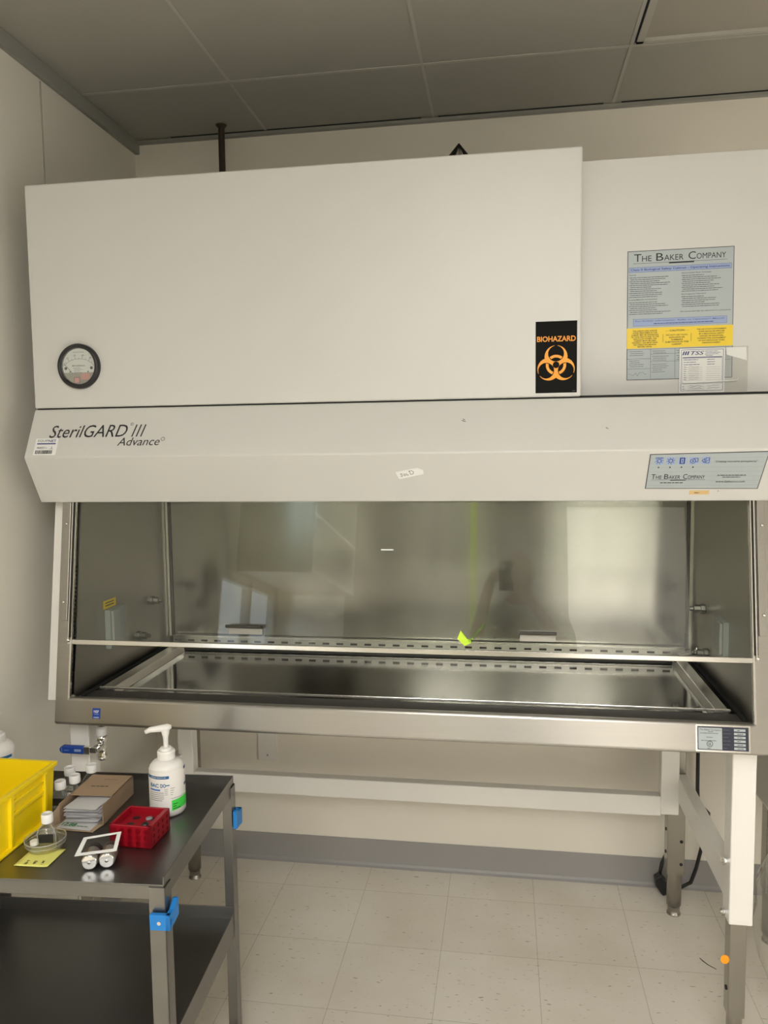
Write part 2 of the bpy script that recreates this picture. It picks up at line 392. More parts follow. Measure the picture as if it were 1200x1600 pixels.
# ================================================================ THE CABINET
cab = thing('biosafety_cabinet', 'wide white and stainless biological safety cabinet with glass sash on the steel stand', 'safety cabinet', (.97, .4, .87))
CX0, CX1 = 0.0, 1.94; ZT = 2.3235; ZS = 1.7268; YD = .02; YRP = .1234
FY = lambda z: .04+(z-1.4683)*.1508           # slanted front plane
FB = Fr((0, FY(1.0), 1.0), (1, 0, 0), (0, .1508, 1))
def Fp(x, z, h=0):                            # point on the slanted front, h outwards
    p = Vector((x, FY(z), z))+FB.n*h; return tuple(p)
hs = MB()
hs.box((CX0+.02, YRP, 1.50), (CX1-.02, .82, ZT), m_white)
hs.build('upper_housing', cab, bevel=.002)
o = MB().box((CX0, YD, ZS+.004), (1.4544, YRP, ZT), m_white).build('access_panel', cab, bevel=.004)
MB().box((CX0+.002, YD+.010, ZS-.01), (CX1-.002, YRP+.02, ZS+.006), m_dark).build('seam_gap', cab)
hood = MB()
hp = [(YD, ZS), (-.0414, 1.597), (.0267, 1.473), (.045, 1.473), (.075, 1.52), (.16, 1.52), (.16, ZS)]
hood.prism(hp, lambda a, b, h: (h, a, b), CX0, CX1, m_white)
hood.build('hood', cab, bevel=.003)
MB().box((1.46, YRP-.012, ZS+.003), (CX1-.02, YRP, ZS+.012), m_white).build('ledge_lip', cab, bevel=.003)
# white side panels following the slope
for x0, x1 in ((.016, .085), (1.871, 1.938)):
    MB().prism([(FY(1.5)+.03, 1.5), (FY(.925)+.03, .925), (.80, .925), (.80, 1.5)], lambda a, b, h: (h, a, b), x0, x1, m_white2).build('side_panel', cab, bevel=.002)
# stainless front frame: apron and two stiles on the slanted plane
XO0, XO1, XI0, XI1 = .055, 1.901, .0975, 1.858; ZB, ZL = .872, .9445
fr_ = MB()
def sl(x0, z0, x1, z1, h0, h1, m, mb=None):
    (mb or fr_).add([Fp(x, z, h) for h in (h0, h1) for x, z in ((x0,z0),(x1,z0),(x1,z1),(x0,z1))], [(3,2,1,0),(4,5,6,7),(0,1,5,4),(1,2,6,5),(2,3,7,6),(3,0,4,7)], m)
poly = [(XO0, ZB), (XO1, ZB), (XO1, 1.50), (XI1, 1.50), (XI1, ZL), (XI0, ZL), (XI0, 1.50), (XO0, 1.50)]
fr_.add([Fp(x, z, 0) for x, z in poly]+[Fp(x, z, -.03) for x, z in poly],
        [(0,1,4,5),(1,2,3,4),(0,5,6,7),(8,13,12,9),(9,12,11,10),(8,15,14,13)]+[(i, (i+1) % 8, 8+(i+1) % 8, 8+i) for i in range(8)], m_ss)
lab(fr_.build('front_frame', cab, bevel=.006, seg=3), 'brushed stainless frame round the sash opening')
us = MB().box((XO0+.004, FY(ZB)+.03, .868), (XO1-.004, .80, .876), m_ss); us.build('underside_pan', cab)
for sx in (0, 1):
    X = lambda a: (XI0-a if sx == 0 else XI1+a)
    g = MB()
    a, b = sorted((X(.012), X(.031)))
    sl(a, 1.15, b, 1.49, .0008, .005, m_ss, g)
    for z in (1.413, 1.2):
        p = Vector(Fp(X(.0235), z, .005)); g.lathe([(.0045, 0), (.0042, .002), (.002, .0035), (0, .0037)], m_bright, n=14, T=Matrix.Translation(p) @ FB_m if False else Matrix.Translation(p) @ Matrix.Rotation(R(90)-math.atan(.1508), 4, 'X'))
    pl_ = g.build('retainer_plate', cab, bevel=.002)
    g = MB()
    a, b = sorted((X(0), X(.009))); sl(a, 1.105, b, 1.49, .0005, .006, m_dark, g)
    a, b = sorted((X(.003), X(.0065))); sl(a, 1.1, b, 1.49, .006, .009, m_bright, g)
    a, b = sorted((X(-.003), X(.001))); sl(a, ZL, b, 1.49, -.004, .004, m_bright, g)
    g.build('sash_rail', cab)
    p = Vector(Fp(X(.007), 1.098, .004)); MB().lathe([(0,-.006),(.005,-.004),(.006,0),(.005,.004),(0,.006)], m_chrome, c=p, n=14).build('rail_stop', cab)
# chamber: side walls, back, floor pan, top
YB = .605; ch = MB(); z0 = .90
ch.add([(XI0, YB, z0), (XI1, YB, z0), (XI1, YB, 1.60), (XI0, YB, 1.60)], [(0,1,2,3)], m_ssin)
o = ch.build('back_wall', cab, solid=.004)
for x, s in ((XI0, -1), (XI1, 1)):
    ch = MB(); ch.add([(x, FY(z0)+.005, z0), (x, YB, z0), (x, YB, 1.60), (x, FY(1.5)+.03, 1.60), (x, FY(1.5)+.005, 1.49)], [(0,1,2,3,4)], m_side)
    pts = []
    wside = ch.build('side_wall', cab, solid=.004)
    hh = MB(); f = Fr((x-s*.0026, 0, 0), (0, -s if False else (1 if s < 0 else -1), 0), (0, 0, 1))
    zt_ = 1.294; n = 30
    for k in range(n):
        z = zt_-(zt_-.962)*k/(n-1); y = FY(z)+.0095
        hh.add([(x-s*.0022, y+.0042*math.cos(q*PI/5), z+.0034*math.sin(q*PI/5)) for q in range(10)], [tuple(range(10))], m_dark)
    hh.build('perforation_row', wside)
MB().add([(XI0, -.04, z0), (XI1, -.04, z0), (XI1, YB, z0), (XI0, YB, z0)], [(0,1,2,3)], m_grille).build('chamber_pan', cab, solid=.004)
MB().add([(XI0, .05, 1.60), (XI1, .05, 1.60), (XI1, YB, 1.60), (XI0, YB, 1.60)], [(0,1,2,3)], m_greyp).build('chamber_top', cab, solid=.004)
# rounded corner bends: flat strips with highlight and shade put into their tones
for x, s in ((XI0, 1), (XI1, -1)):
    g = MB(); g.box((min(x+s*.002, x+s*.010), YB-.004, .96), (max(x+s*.002, x+s*.010), YB-.002, 1.6), m_bright)
    g.box((min(x+s*.012, x+s*.020), YB-.005, .96), (max(x+s*.012, x+s*.020), YB-.0025, 1.6), m_grille)
    g.build('corner_bend_shading', cab)
# work tray
m_rail0 = mat('tray_rim_steel', (.58, .56, .52, 1), .3, 1)
TX0, TX1, TY0, TY1, TZ = .130, 1.832, .062, .545, .945
tr = MB()
tr.box((TX0+.03, TY0+.01, .915), (TX1-.03, TY1, .921), m_tray)
tr.prism([(0, 0), (.008, .024), (.044, .024), (.05, 0)], lambda a, b, h: (TX0+a, h, .921+b), TY0, TY1, m_rail0)
tr.prism([(0, 0), (-.008, .024), (-.040, .024), (-.046, 0)], lambda a, b, h: (TX1+a, h, .921+b), TY0, TY1, m_rail0)
tr.build('work_tray', cab, bevel=.0015)
MB().box((TX0+.002, TY0-.004, .940), (TX1-.002, TY0+.002, .9462), m_bright).build('tray_edge', cab, bevel=.001)
gf = MB().box((XI0+.001, FY(ZL)+.004, .930), (XI1-.001, TY0-.005, .936), m_grille); gf.build('front_grille', cab)
for x in (TX0-.022, TX1+.010): MB().box((x, .0, .932), (x+.012, TY1, .940), m_dark).build('tray_gap', cab)
m_rail = mat('rail_steel', (.60, .58, .54, 1), .3, 1)
rgm = MB(); rgm.box((XI0+.024, YB-.022, .914), (XI1-.024, YB-.012, .966), m_rail)
x = XI0+.03
while x < XI1-.05:
    for zz in (.929, .951): rgm.box((x, YB-.0235, zz-.0032), (x+.023, YB-.0215, zz+.0032), m_dark)
    x += .0482
rgm.box((XI0+.024, YB-.024, .9635), (XI1-.024, YB-.010, .968), m_bright)
rgm.box((XI0+.024, YB-.026, .938), (XI1-.024, YB-.0215, .941), m_bright)
lab(rgm.build('rear_grille', cab), 'stainless rear air grille with two rows of slots')
# sash
sash = MB(); sl(XI0-.004, 1.094, XI1+.004, 1.56, -.012, -.006, m_glass, sash); sg = sash.build('sash', cab); lab(sg, 'tilted clear glass sash')
bar = MB(); sl(XI0-.012, 1.0865, XI1-.002, 1.0995, -.014, .002, m_bright, bar); bar.build('bottom_rail', sg, bevel=.0015)
for xa, xb in ((.544, .638), (1.307, 1.395)):
    g = MB(); sl(xa, 1.124, xb, 1.146, -.006, -.003, m_handle, g)
    pp = [(-.005, 1.140), (-.005, 1.148), (.014, 1.150), (.016, 1.147), (.014, 1.142), (0, 1.140)]
    g.prism(pp, lambda a, b, h: Fp(h, b, a), xa-.002, xb+.002, mat('handle_dark', (.07, .068, .06, 1), .4, .6)); g.build('sash_handle', sg, bevel=.001)
g = MB(); sl(.953, 1.3468, .985, 1.350, -.006, -.0045, m_paper, g); lab(g.build('paper_marker', sg), 'narrow white paper strip')
# lime tag with a clear loop hanging at the sash
lt = thing('lime_tag', 'bright lime green tag with clear loop on the glass sash edge', 'tag', (1.17, -.03, 1.12))
g = MB(); g.prism([(1.152, 1.128), (1.160, 1.148), (1.176, 1.128), (1.186, 1.125), (1.186, 1.118), (1.170, 1.110)], lambda a, b, h: Fp(a, b, h), .004, .007, m_lime); g.build('tag_card', lt)
MB().tube([Fp(1.182, 1.122, .006), Fp(1.195, 1.135, .010), Fp(1.210, 1.155, .010), Fp(1.219, 1.164, .007)], [.004, .0035, .0035, .004], clear('lime_clear', (.75, .9, .55, 1), 1.5, .05)).build('clear_loop', lt)
# service fittings in the chamber
m_fit = mat('fitting_steel', (.24, .23, .21, 1), .38, 1)
def petcock(x, y, z, s, spout=False):
    g = MB(); prof = [(.009, 0), (.009, .006), (.014, .006), (.0155, .01), (.0155, .02), (.012, .021), (.012, .038), (.007, .04), (.007, .05), (.004, .052)]
    g.lathe([(r, h*s) for r, h in prof], m_fit, c=(x, y, z), axis='X', n=8, smooth=False)
    if spout: 
        g.tube([(x+s*.045, y, z), (x+s*.06, y-.005, z), (x+s*.085, y-.012, z-.006), (x+s*.105, y-.018, z-.022)], [.007, .008, .007, .005], m_chrome)
        g.tube([(x+s*.04, y, z), (x+s*.038, y-.002, z+.02)], [.005, .004], m_chrome)
    return g.build('gas_petcock', cab)
petcock(XI0, .452, 1.116, 1); petcock(XI0, .353, 1.021, 1)
petcock(XI1, .42, 1.127, -1); petcock(XI1, .376, 1.006, -1, True)
def outlet(x, s, y0, y1, z0, z1):
    g = MB(); a, b = sorted((x, x+s*.018)); g.box((a, y0, z0), (b, y1, z1), m_greyp)
    a, b = sorted((x+s*.018, x+s*.026)); g.box((a, y0+.006, z0+.006), (b, y0+.045, z1-.004), mat('outlet_face', (.34, .345, .335, 1), .4))
    o = g.build('outlet_cover', cab, bevel=.002)
    k = MB(); a, b = sorted((x, x+s*.001)); k.box((a, y0-.004, z1+.002), (b, y1-.028, z1+.026), m_yelp)
    for i in range(2): 
        a, b = sorted((x+s*.0011, x+s*.0013)); k.box((a, y0+.006, z1+.009+i*.008), (b, y1-.04, z1+.012+i*.008), m_ink)
    lab(k.build('outlet_sticker', cab), 'small yellow sticker above the outlet')
outlet(XI0, 1, .165, .262, 1.026, 1.143); outlet(XI1, -1, .18, .277, 1.046, 1.14)
# pressure gauge
gc = Vector((.1385, YD, 1.8405)); FG = Fr((gc.x, YD, gc.z), (1, 0, 0), (0, 0, 1))
g = MB(); g.lathe([(.0600, 0), (.0600, -.010), (.057, -.015), (.050, -.015), (.0485, -.010), (.0485, -.004), (0, -.004)], m_blk, c=gc, axis='Y', n=48)
ga = g.build('pressure_gauge', cab); lab(ga, 'round black pressure gauge with white dial')
g = MB(); FG2 = Fr((gc.x, YD-.004, gc.z), (1, 0, 0), (0, 0, 1))
n = 40; arc = [(.0475*math.cos(t), .0475*math.sin(t)) for t in [(-.36+ (PI+.72)*k/n) for k in range(n+1)]]
g.add([FG2(a, b, .001) for a, b in arc], [tuple(range(n+1))], m_paper)
arc2 = [(.0475*math.cos(t), .0475*math.sin(t)) for t in [(PI+.36+(PI-.72)*k/n) for k in range(n+1)]]
g.add([FG2(a, b, .001) for a, b in arc2], [tuple(range(n+1))], mat('dial_lower', (.38, .35, .30, 1), .4))
for k in range(11):
    t = R(135-9*k); r0 = .062; cx, cy = 0, -.042
    stroke(g, FG2, [(cx+r0*math.cos(t), cy+r0*math.sin(t)), (cx+(r0+(.004 if k % 2 else .0065))*math.cos(t), cy+(r0+(.004 if k % 2 else .0065))*math.sin(t))], .0008, m_ink, .0015)
for k in range(20):
    t, t2 = R(135-4.5*k), R(135-4.5*(k+1)); stroke(g, FG2, [(.062*math.cos(t), -.042+.062*math.sin(t)), (.062*math.cos(t2), -.042+.062*math.sin(t2))], .0007, m_ink, .0015)
for s, k in (('0', 0), ('.10', 2), ('.20', 4), ('.30', 6), ('.40', 8), ('.50', 10)):
    t = R(135-9*k); text(g, FG2, s, .0735*math.cos(t)-.004, -.042+.0715*math.sin(t)-.002, .0075, .0045, m_ink, .0016, bold=.01)
text(g, FG2, 'INCHES OF WATER', -.016, .036, .031, .0028, m_ink, .0016)
text(g, FG2, 'MAGNEHELIC', -.019, -.0005, .037, .0042, m_ink, .0016, bold=.01)
lines(g, FG2, -.017, .02, -.005, 4, .004, .0012, m_inkg, .0016)
stroke(g, FG2, [(-.044, .009), (-.018, -.019)], .0012, m_ink, .002)
for x in (-.038, .036): disc(g, FG2, x, -.005, .004, m_ink, .002)
for x in (-.026, .026): disc(g, FG2, x, -.0145, .002, m_ink, .002)
rect(g, FG2, -.016, -.046, .001, -.029, mat('dark_red', (.25, .04, .04, 1), .4), .0018); rect(g, FG2, -.0145, -.0445, -.0005, -.0305, m_pink, .0020)
rect(g, FG2, .006, -.036, .03, -.019, m_pink, .0016); disc(g, FG2, -.004, -.0445, .003, m_greyp, .003)
g.build('dial', ga)
MB().add([FG2(.048*math.cos(2*PI*k/32), .048*math.sin(2*PI*k/32), .007) for k in range(32)], [tuple(range(32))], m_plastic).build('lens', ga, solid=.001)
# biohazard sign
FS = Fr((1.3453, YD, 1.7402), (1, 0, 0), (0, 0, 1)); SW, SH = .0993, .1735
g = MB(); slab(g, FS, 0, 0, SW, SH, mat('sign_black', (.008, .0078, .007, 1), .75, spec=.15), .0006)
text(g, FS, 'BIOHAZARD', .0035, .1243, .0925, .0132, m_orange, .001, bold=.018)
sx_, sy_, u = .0492, .068, .00182
def inside(x, y):
    r = math.hypot(x, y)
    if r < 4.4: return False
    arms = [(math.cos(R(a)), math.sin(R(a))) for a in (90, 210, 330)]
    big = any((x-11*c)**2+(y-11*s)**2 < 225 for c, s in arms)
    hole = any((x-15*c)**2+(y-15*s)**2 < 10.5**2 for c, s in arms)
    slot = any((x*c+y*s) > 0 and abs(-x*s+y*c) < (.5 if r < 8 else 2.0) and (r < 8 or (x*c+y*s) > 20) for c, s in arms)
    if big and not hole and not slot: return True
    if 9.9 < r < 13.4 and any((x-15*c)**2+(y-15*s)**2 < 9.5**2 for c, s in arms): return True
    return False
N = 150; st = 54/N
for j in range(N):
    y = -27+st*(j+.5); run = None
    for i in range(N+1):
        x = -27+st*(i+.5); q = i < N and inside(x, y)
        if q and run is None: run = -27+st*i
        if not q and run is not None:
            rect(g, FS, sx_+run*u, sy_+(y-st/2)*u, sx_+(-27+st*i)*u, sy_+(y+st/2)*u, m_orange, .0009); run = None
rect(g, FS, .088, .0035, .096, .005, m_inkg, .0009)
lab(g.build('hazard_sign', cab), 'black sign with orange BIOHAZARD lettering and trefoil symbol')
# instruction poster on the recessed panel
FPo = Fr((1.577, YRP, 1.774), (1, 0, .004), (-.012, 0, 1)); PW, PH = .2545, .321
g = MB(); slab(g, FPo, 0, 0, PW, PH, m_plate, .0008); border(g, FPo, 0, .0, PW, PH, .0016, m_inkg, .0010)
def smallcaps(mb, fr, words, x, y, wd, hb, m, h=.0012):
    tot = sum(len(a) for a in words)+.9*(len(words)-1)+.55*len(words); un = wd/tot; cx = x
    for a in words:
        text(mb, fr, a[0], cx, y, un*1.45, hb, m, h); cx += un*1.6
        n = (len(a)-1)*un*.99; text(mb, fr, a[1:], cx, y, n*.97, hb*.74, m, h); cx += n+un*.85
smallcaps(g, FPo, ['THE', 'BAKER', 'COMPANY'], .016, .2945, .222, .0185, m_ink)
rect(g, FPo, .014, .2895, .238, .2903, m_ink, .0012); rect(g, FPo, .100, .2865, .160, .2903, m_ink, .0013)
rect(g, FPo, .004, .268, PW-.006, .2805, m_plateb, .0011); border(g, FPo, .004, .268, PW-.006, .2805, .0006, m_navy, .0013)
text(g, FPo, 'Class II Biological Safety Cabinet - Operating Instructions', .008, .2705, .236, .0068, m_navy, .0014, bold=.012)
text(g, FPo, 'Start-Up', .005, .2595, .016, .0038, m_ink, .0012, bold=.012)
lines(g, FPo, .005, .118, .2545, 11, .0048, .0017, m_inkg, .0012)
text(g, FPo, 'Loading Materials and Equipment', .005, .1985, .068, .0036, m_ink, .0012, bold=.012)
lines(g, FPo, .005, .118, .193, 7, .0048, .0017, m_inkg, .0012)
text(g, FPo, 'Recommended Work Techniques', .131, .2595, .070, .0036, m_ink, .0012, bold=.012)
lines(g, FPo, .131, .246, .2545, 9, .0048, .0017, m_inkg, .0012)
text(g, FPo, 'Final Purging and Wipe-down', .131, .2075, .058, .0036, m_ink, .0012, bold=.012)
lines(g, FPo, .131, .246, .2025, 6, .0048, .0017, m_inkg, .0012)
text(g, FPo, 'We recommend that the cabinet be run continuously', .128, .165, .121, .0036, m_ink, .0012, bold=.01)
rect(g, FPo, .015, .135, .240, .1525, m_plateb, .0011); border(g, FPo, .015, .135, .240, .1525, .0005, m_navy, .0013)
text(g, FPo, 'For further information:  Refer to Operator\'s Manual', .021, .145, .212, .0036, m_navy, .0013, bold=.01)
lines(g, FPo, .065, .22, .139, 1, .004, .0022, m_navy, .0013, 1)
rect(g, FPo, 0, .079, PW, .130, m_yelp, .0011)
text(g, FPo, '- - CAUTION - -', .094, .119, .055, .0045, m_ink, .0013, bold=.02)
for i, s in enumerate(('DO NOT USE TOXIC,', 'EXPLOSIVE OR', 'FLAMMABLE', 'SUBSTANCES IN THIS', 'CABINET.')):
    wd = len(s)*.0031; text(g, FPo, s, .1215-wd/2, .108-.0057*i, wd, .0038, m_ink, .0013, bold=.02)
for cx_, y0, dy, tl in ((.044, .121, .0049, ('THE AGENTS USED AND/OR', 'WORK PERFORMED IN THIS', 'CABINET MAY BE HAZARDOUS', 'TO YOUR HEALTH AND TO THE', 'HEALTH OF OTHERS. THE', 'CABINET MUST BE USED', 'PROPERLY. YOU MUST READ', "THE OPERATOR'S MANUAL", 'BEFORE USING.')),
                        (.204, .120, .0056, ('THE USE OF ANY CONTAINMENT', 'WORK SHOULD BE APPROVED', 'BY A BIOLOGICAL SAFETY', 'OFFICER OR INDUSTRIAL', 'HYGIENIST FOR CONTAINMENT', 'OF ANY PARTICULAR TOXIC', 'HAZARDOUS AGENT.'))):
    for i, q in enumerate(tl): text(g, FPo, q, cx_-len(q)*.00135, y0-dy*i, len(q)*.0027, .0034, m_ink, .0013, bold=.02)
for x in (.0875, .155): rect(g, FPo, x, .093, x+.0007, .113, m_ink, .0013)
for x in (.058, .117): rect(g, FPo, x, .003, x+.0006, .077, m_ink, .0013)
for x0, x1, y in ((0, .058, .053), (0, .058, .028), (.058, .25, .064), (.058, .25, .045), (0, .25, .0765)): rect(g, FPo, x0, y, x1, y+.0006, m_ink, .0013)
for x0, y, n in ((.006, .071, 3), (.006, .048, 4), (.062, .071, 2), (.062, .058, 3), (.062, .038, 5), (.121, .071, 2), (.121, .058, 3)): lines(g, FPo, x0, x0+.046, y, n, .0048, .0012, m_inkg, .0013)
stroke(g, FPo, [(.004+.0045*i, .010+.010*rg.random()) for i in range(11)], .0006, m_inkg, .0013)
lab(g.build('instruction_poster', cab), 'grey-blue instruction poster with a yellow caution band')
# certificate in a clear pouch
FT = Fr((1.7052, YRP-.0015, 1.7395), (1, 0, .0), (0, 0, 1)); g = MB()
slab(g, FT, 0, 0, .108, .110, m_paper, .0008); border(g, FT, .0035, .004, .1045, .107, .0011, m_navy, .0012)
for i in range(3): 
    x = .006+i*.0055; g.add([FT(x, .0935, .0013), FT(x+.0035, .0935, .0013), FT(x+.0065, .103, .0013), FT(x+.003, .103, .0013)], [(0,1,2,3)], m_navy)
text(g, FT, 'TSS', .0265, .0935, .032, .0095, m_navy, .0013, shear=.3, bold=.012)
lines(g, FT, .060, .100, .1015, 4, .0036, .0014, m_navy, .0013, 1)
border(g, FT, .007, .022, .1015, .086, .0006, m_navy, .0012); rect(g, FT, .007, .0865, .1015, .0885, m_navy, .0012)
for y in (.081, .075, .069): lines(g, FT, .010, .06, y, 1, .004, .0018, m_navy, .0013, 1); lines(g, FT, .066, .09, y, 1, .004, .0018, m_navy, .0013, .8)
for i in range(7):
    y = .0625-.0053*i; rect(g, FT, .012, y, .055, y+.0004, m_inkg, .0012); rect(g, FT, .064, y, .098, y+.0004, m_inkg, .0012); stroke(g, FT, [(.022+.004*k, y+.0015+.002*rg.random()) for k in range(7)], .0005, m_inkg, .0013)
    lines(g, FT, .010, .02, y+.001, 1, .004, .0014, m_navy, .0013, 1)
for y in (.0145, .0085): rect(g, FT, .02, y, .06, y+.0004, m_inkg, .0012); stroke(g, FT, [(.025+.004*k, y+.001+.003*rg.random()) for k in range(8)], .0006, m_navy, .0013); lines(g, FT, .007, .018, y, 1, .004, .0014, m_navy, .0013, 1); stroke(g, FT, [(.068+.004*k, y+.001+.003*rg.random()) for k in range(8)], .0006, m_navy, .0013)
po = g.build('certificate', cab); lab(po, 'white certificate slip printed in navy, in a clear pouch')
g = MB(); slab(g, FT, -.002, -.002, .162, .112, m_film, .0022); g.build('clear_pouch', po)
g = MB(); g.add([FT(.110, .110, .001), FT(.158, .110, .001), FT(.160, .076, .001), (FT(.112, .092, .001))], [(0,1,2,3)], m_paper)
g.tube([FT(.008, .023, .0035), FT(.011, .024, .004), FT(.09, .026, .004), FT(.138, .028, .0035), FT(.140, .035, .003)], .0016, mat('glossy_fold', (.85, .85, .83, 1), .15)); g.build('pouch_fold', po)
# lettering on the hood: upper slope
H1 = Fr((0, -.0414, 1.597), (1, 0, 0), (0, .0614, .1298)); hl = .1436
H2 = Fr((0, .0267, 1.473), (1, 0, 0), (0, -.0681, .124))
g = MB()
text(g, H1, 'SterilGARD', .0605, .0575, .222, .0365, m_ink, .0006, shear=.25)
disc(g, H1, .2925, .0945, .0045, m_inkg, .0006, r0=.0036); text(g, H1, 'R', .2905, .0925, .0035, .0045, m_inkg, .0006)
for i in range(3): 
    x = .296+i*.0125; g.add([H1(x, .0575, .0006), H1(x+.0036, .0575, .0006), H1(x+.0126, .093, .0006), H1(x+.009, .093, .0006)], [(0,1,2,3)], m_ink)
text(g, H1, 'Advance', .2605, .0315, .118, .0235, m_ink, .0006, shear=.25)
disc(g, H1, .386, .0495, .0055, m_ink, .0006, r0=.0042)
lab(g.build('model_lettering', cab), 'black italic lettering on the sloped hood')
g = MB(); FQ = Fr(H1(.0245, .0075), Vector(H1(1, .0075-.004*0))-Vector(H1(0, .0075)), Vector(H1(0, 1))-Vector(H1(0, 0)))
slab(g, FQ, 0, 0, .065, .0485, m_paper, .0006)
text(g, FQ, 'EQUIP', .007, .0375, .030, .0072, m_ink, .001); text(g, FQ, 'NET', .038, .0375, .022, .0072, m_navy, .001, bold=.02)
rect(g, FQ, .006, .0310, .060, .0345, m_navy, .001)
text(g, FQ, '960057-1-', .008, .018, .030, .0058, m_ink, .001, bold=.008); text(g, FQ, '1', .050, .018, .0015, .006, m_ink, .001); rect(g, FQ, .044, .017, .056, .0176, m_ink, .001)
x = .006
while x < .054:
    d = rg.choice((.0008, .0014, .0022)); rect(g, FQ, x, .003, x+d, .0135, m_ink, .001); x += d+rg.choice((.0007, .0012))
lab(g.build('asset_sticker', cab), 'white asset sticker with barcode')
# scuffs on the hood
for a, b, c in ((1.165, .088, .010), (1.168, .092, .005), (1.51, .062, .006), (.885, .02, .0)): 
    if c: g = MB(); stroke(g, H1, [(a, b), (a+c*.6, b-.003), (a+c, b-.0035)], .0018, m_inkg, .0004); g.build('scuff_mark', cab)
g = MB(); disc(g, H2, 1.776, .028, .0012, m_ink, .0004, n=8); g.build('scuff_mark', cab)
# lower slope: handwritten slip, maker's plate, tan tape
g = MB(); q = R(14); FSO = Fr(H2(1.007, .067), Vector(H2(math.cos(q), math.sin(q)))-Vector(H2(0, 0)), Vector(H2(-math.sin(q), math.cos(q)))-Vector(H2(0, 0)))
g.prism([(0, 0), (.064, -.001), (.067, .010), (.054, .020), (-.003, .022)], lambda a, b, h: FSO(a, b, h), -.0001, .0006, m_paper)
for pts in ([(.013, .0135), (.009, .0145), (.007, .012), (.012, .010), (.010, .006), (.006, .007)], [(.017, .006), (.015, .009), (.017, .012), (.020, .010), (.019, .007), (.017, .006)], [(.023, .013), (.023, .006), (.028, .0068)], [(.032, .016), (.033, .006), (.040, .007), (.042, .012), (.038, .016), (.030, .0165)]): stroke(g, FSO, pts, .0012, m_ink, .001)
lab(g.build('handwritten_slip', cab), 'small tilted white slip handwritten SOLD')
g = MB(); FPl = H2; pc = [(1.6055, .0345), (1.865, .0375), (1.869, .1355), (1.6075, .130)]
Y0, Y1 = .0345, .131
pq = [(1.607, Y0), (1.8655, Y0+.002), (1.868, Y1+.004), (1.6055, Y1)]
pq = [(1.6065, .0355), (1.8645, .0340), (1.8745, .1360), (1.6095, .1310)]
g.prism(pq, lambda a, b, h: H2(a, b, h), -.0002, .0008, m_inkg)
cxm = sum(a for a, b in pq)/4; cym = sum(b for a, b in pq)/4
g.prism([(cxm+(a-cxm)*.985, cym+(b-cym)*.965) for a, b in pq], lambda a, b, h: H2(a, b, h), .0008, .0011, m_plate)
for i in range(7): rect(g, H2, 1.612, .045+.0125*i, 1.866, .0456+.0125*i, mat('plate_line', (.33, .37, .38, 1), .4), .0012)
m_ib = mat('icon_pale', (.34, .44, .66, 1), .4)
ix = [1.632, 1.658, 1.684, 1.710, 1.737]
for k, x in enumerate(ix):
    y = .113; rect(g, H2, x-.010, y-.010, x+.010, y+.010, m_ib, .0013)
    if k in (0, 1):
        disc(g, H2, x, y, .0055, m_navy, .0016, r0=.0038)
        for a in range(8):
            t = a*PI/4+.2; stroke(g, H2, [(x+.007*math.cos(t), y+.007*math.sin(t)), (x+.0095*math.cos(t), y+.0095*math.sin(t))], .0014, m_navy, .0016)
        if k == 0: rect(g, H2, x-.009, y+.0075, x+.009, y+.009, m_navy, .0016)
    elif k == 2: rect(g, H2, x-.006, y-.0085, x+.006, y+.0085, m_navy, .0015); rect(g, H2, x-.003, y-.006, x+.003, y+.006, m_ib, .0017); rect(g, H2, x-.0008, y-.004, x+.0008, y+.004, m_navy, .0018)
    elif k == 3: disc(g, H2, x-.002, y-.001, .0065, m_navy, .0016, r0=.005); disc(g, H2, x-.002, y-.001, .002, m_navy, .0016); stroke(g, H2, [(x-.002, y+.0065), (x+.009, y+.0065), (x+.009, y-.003), (x+.004, y-.003)], .0013, m_navy, .0016)
    else: stroke(g, H2, [(x-.009, y), (x-.003, y+.006), (x-.003, y-.006), (x-.009, y)], .0014, m_navy, .0016); border(g, H2, x-.001, y-.007, x+.008, y+.008, .0013, m_navy, .0016); stroke(g, H2, [(x, y-.004), (x+.006, y+.003)], .0013, m_navy, .0016)
    if k < 4: disc(g, H2, x, .0955, .0019, m_ink, .0016, n=10)
smallcaps(g, H2, ['THE', 'BAKER', 'COMPANY'], 1.618, .063, .124, .0135, m_ink, .0015)
rect(g, H2, 1.618, .0605, 1.742, .0611, m_ink, .0015); rect(g, H2, 1.662, .0590, 1.698, .0612, m_ink, .0016)
lines(g, H2, 1.640, 1.722, .0515, 1, .004, .0025, m_ink, .0015, 1)
text(g, H2, '"Creating innovative atmospheres"', 1.758, .107, .094, .0055, m_ink, .0015, shear=.25, bold=.008)
lines(g, H2, 1.768, 1.834, .0715, 1, .0045, .0024, m_ink, .0015, 1); lines(g, H2, 1.780, 1.822, .0665, 1, .0045, .002, m_ink, .0015, 1)
text(g, H2, 'www.bakerco.com', 1.766, .0525, .066, .0055, m_ink, .0015, bold=.008)
lab(g.build('control_plate', cab), 'blue-grey control plate with a row of navy icons')
g = MB(); slab(g, H2, 1.7105, .0185, 1.756, .0295, m_tape, .0006); lines(g, H2, 1.722, 1.748, .0225, 1, .004, .0026, m_inkg, .001, 1)
lab(g.build('tape_label', cab), 'small tan tape label under the control plate')
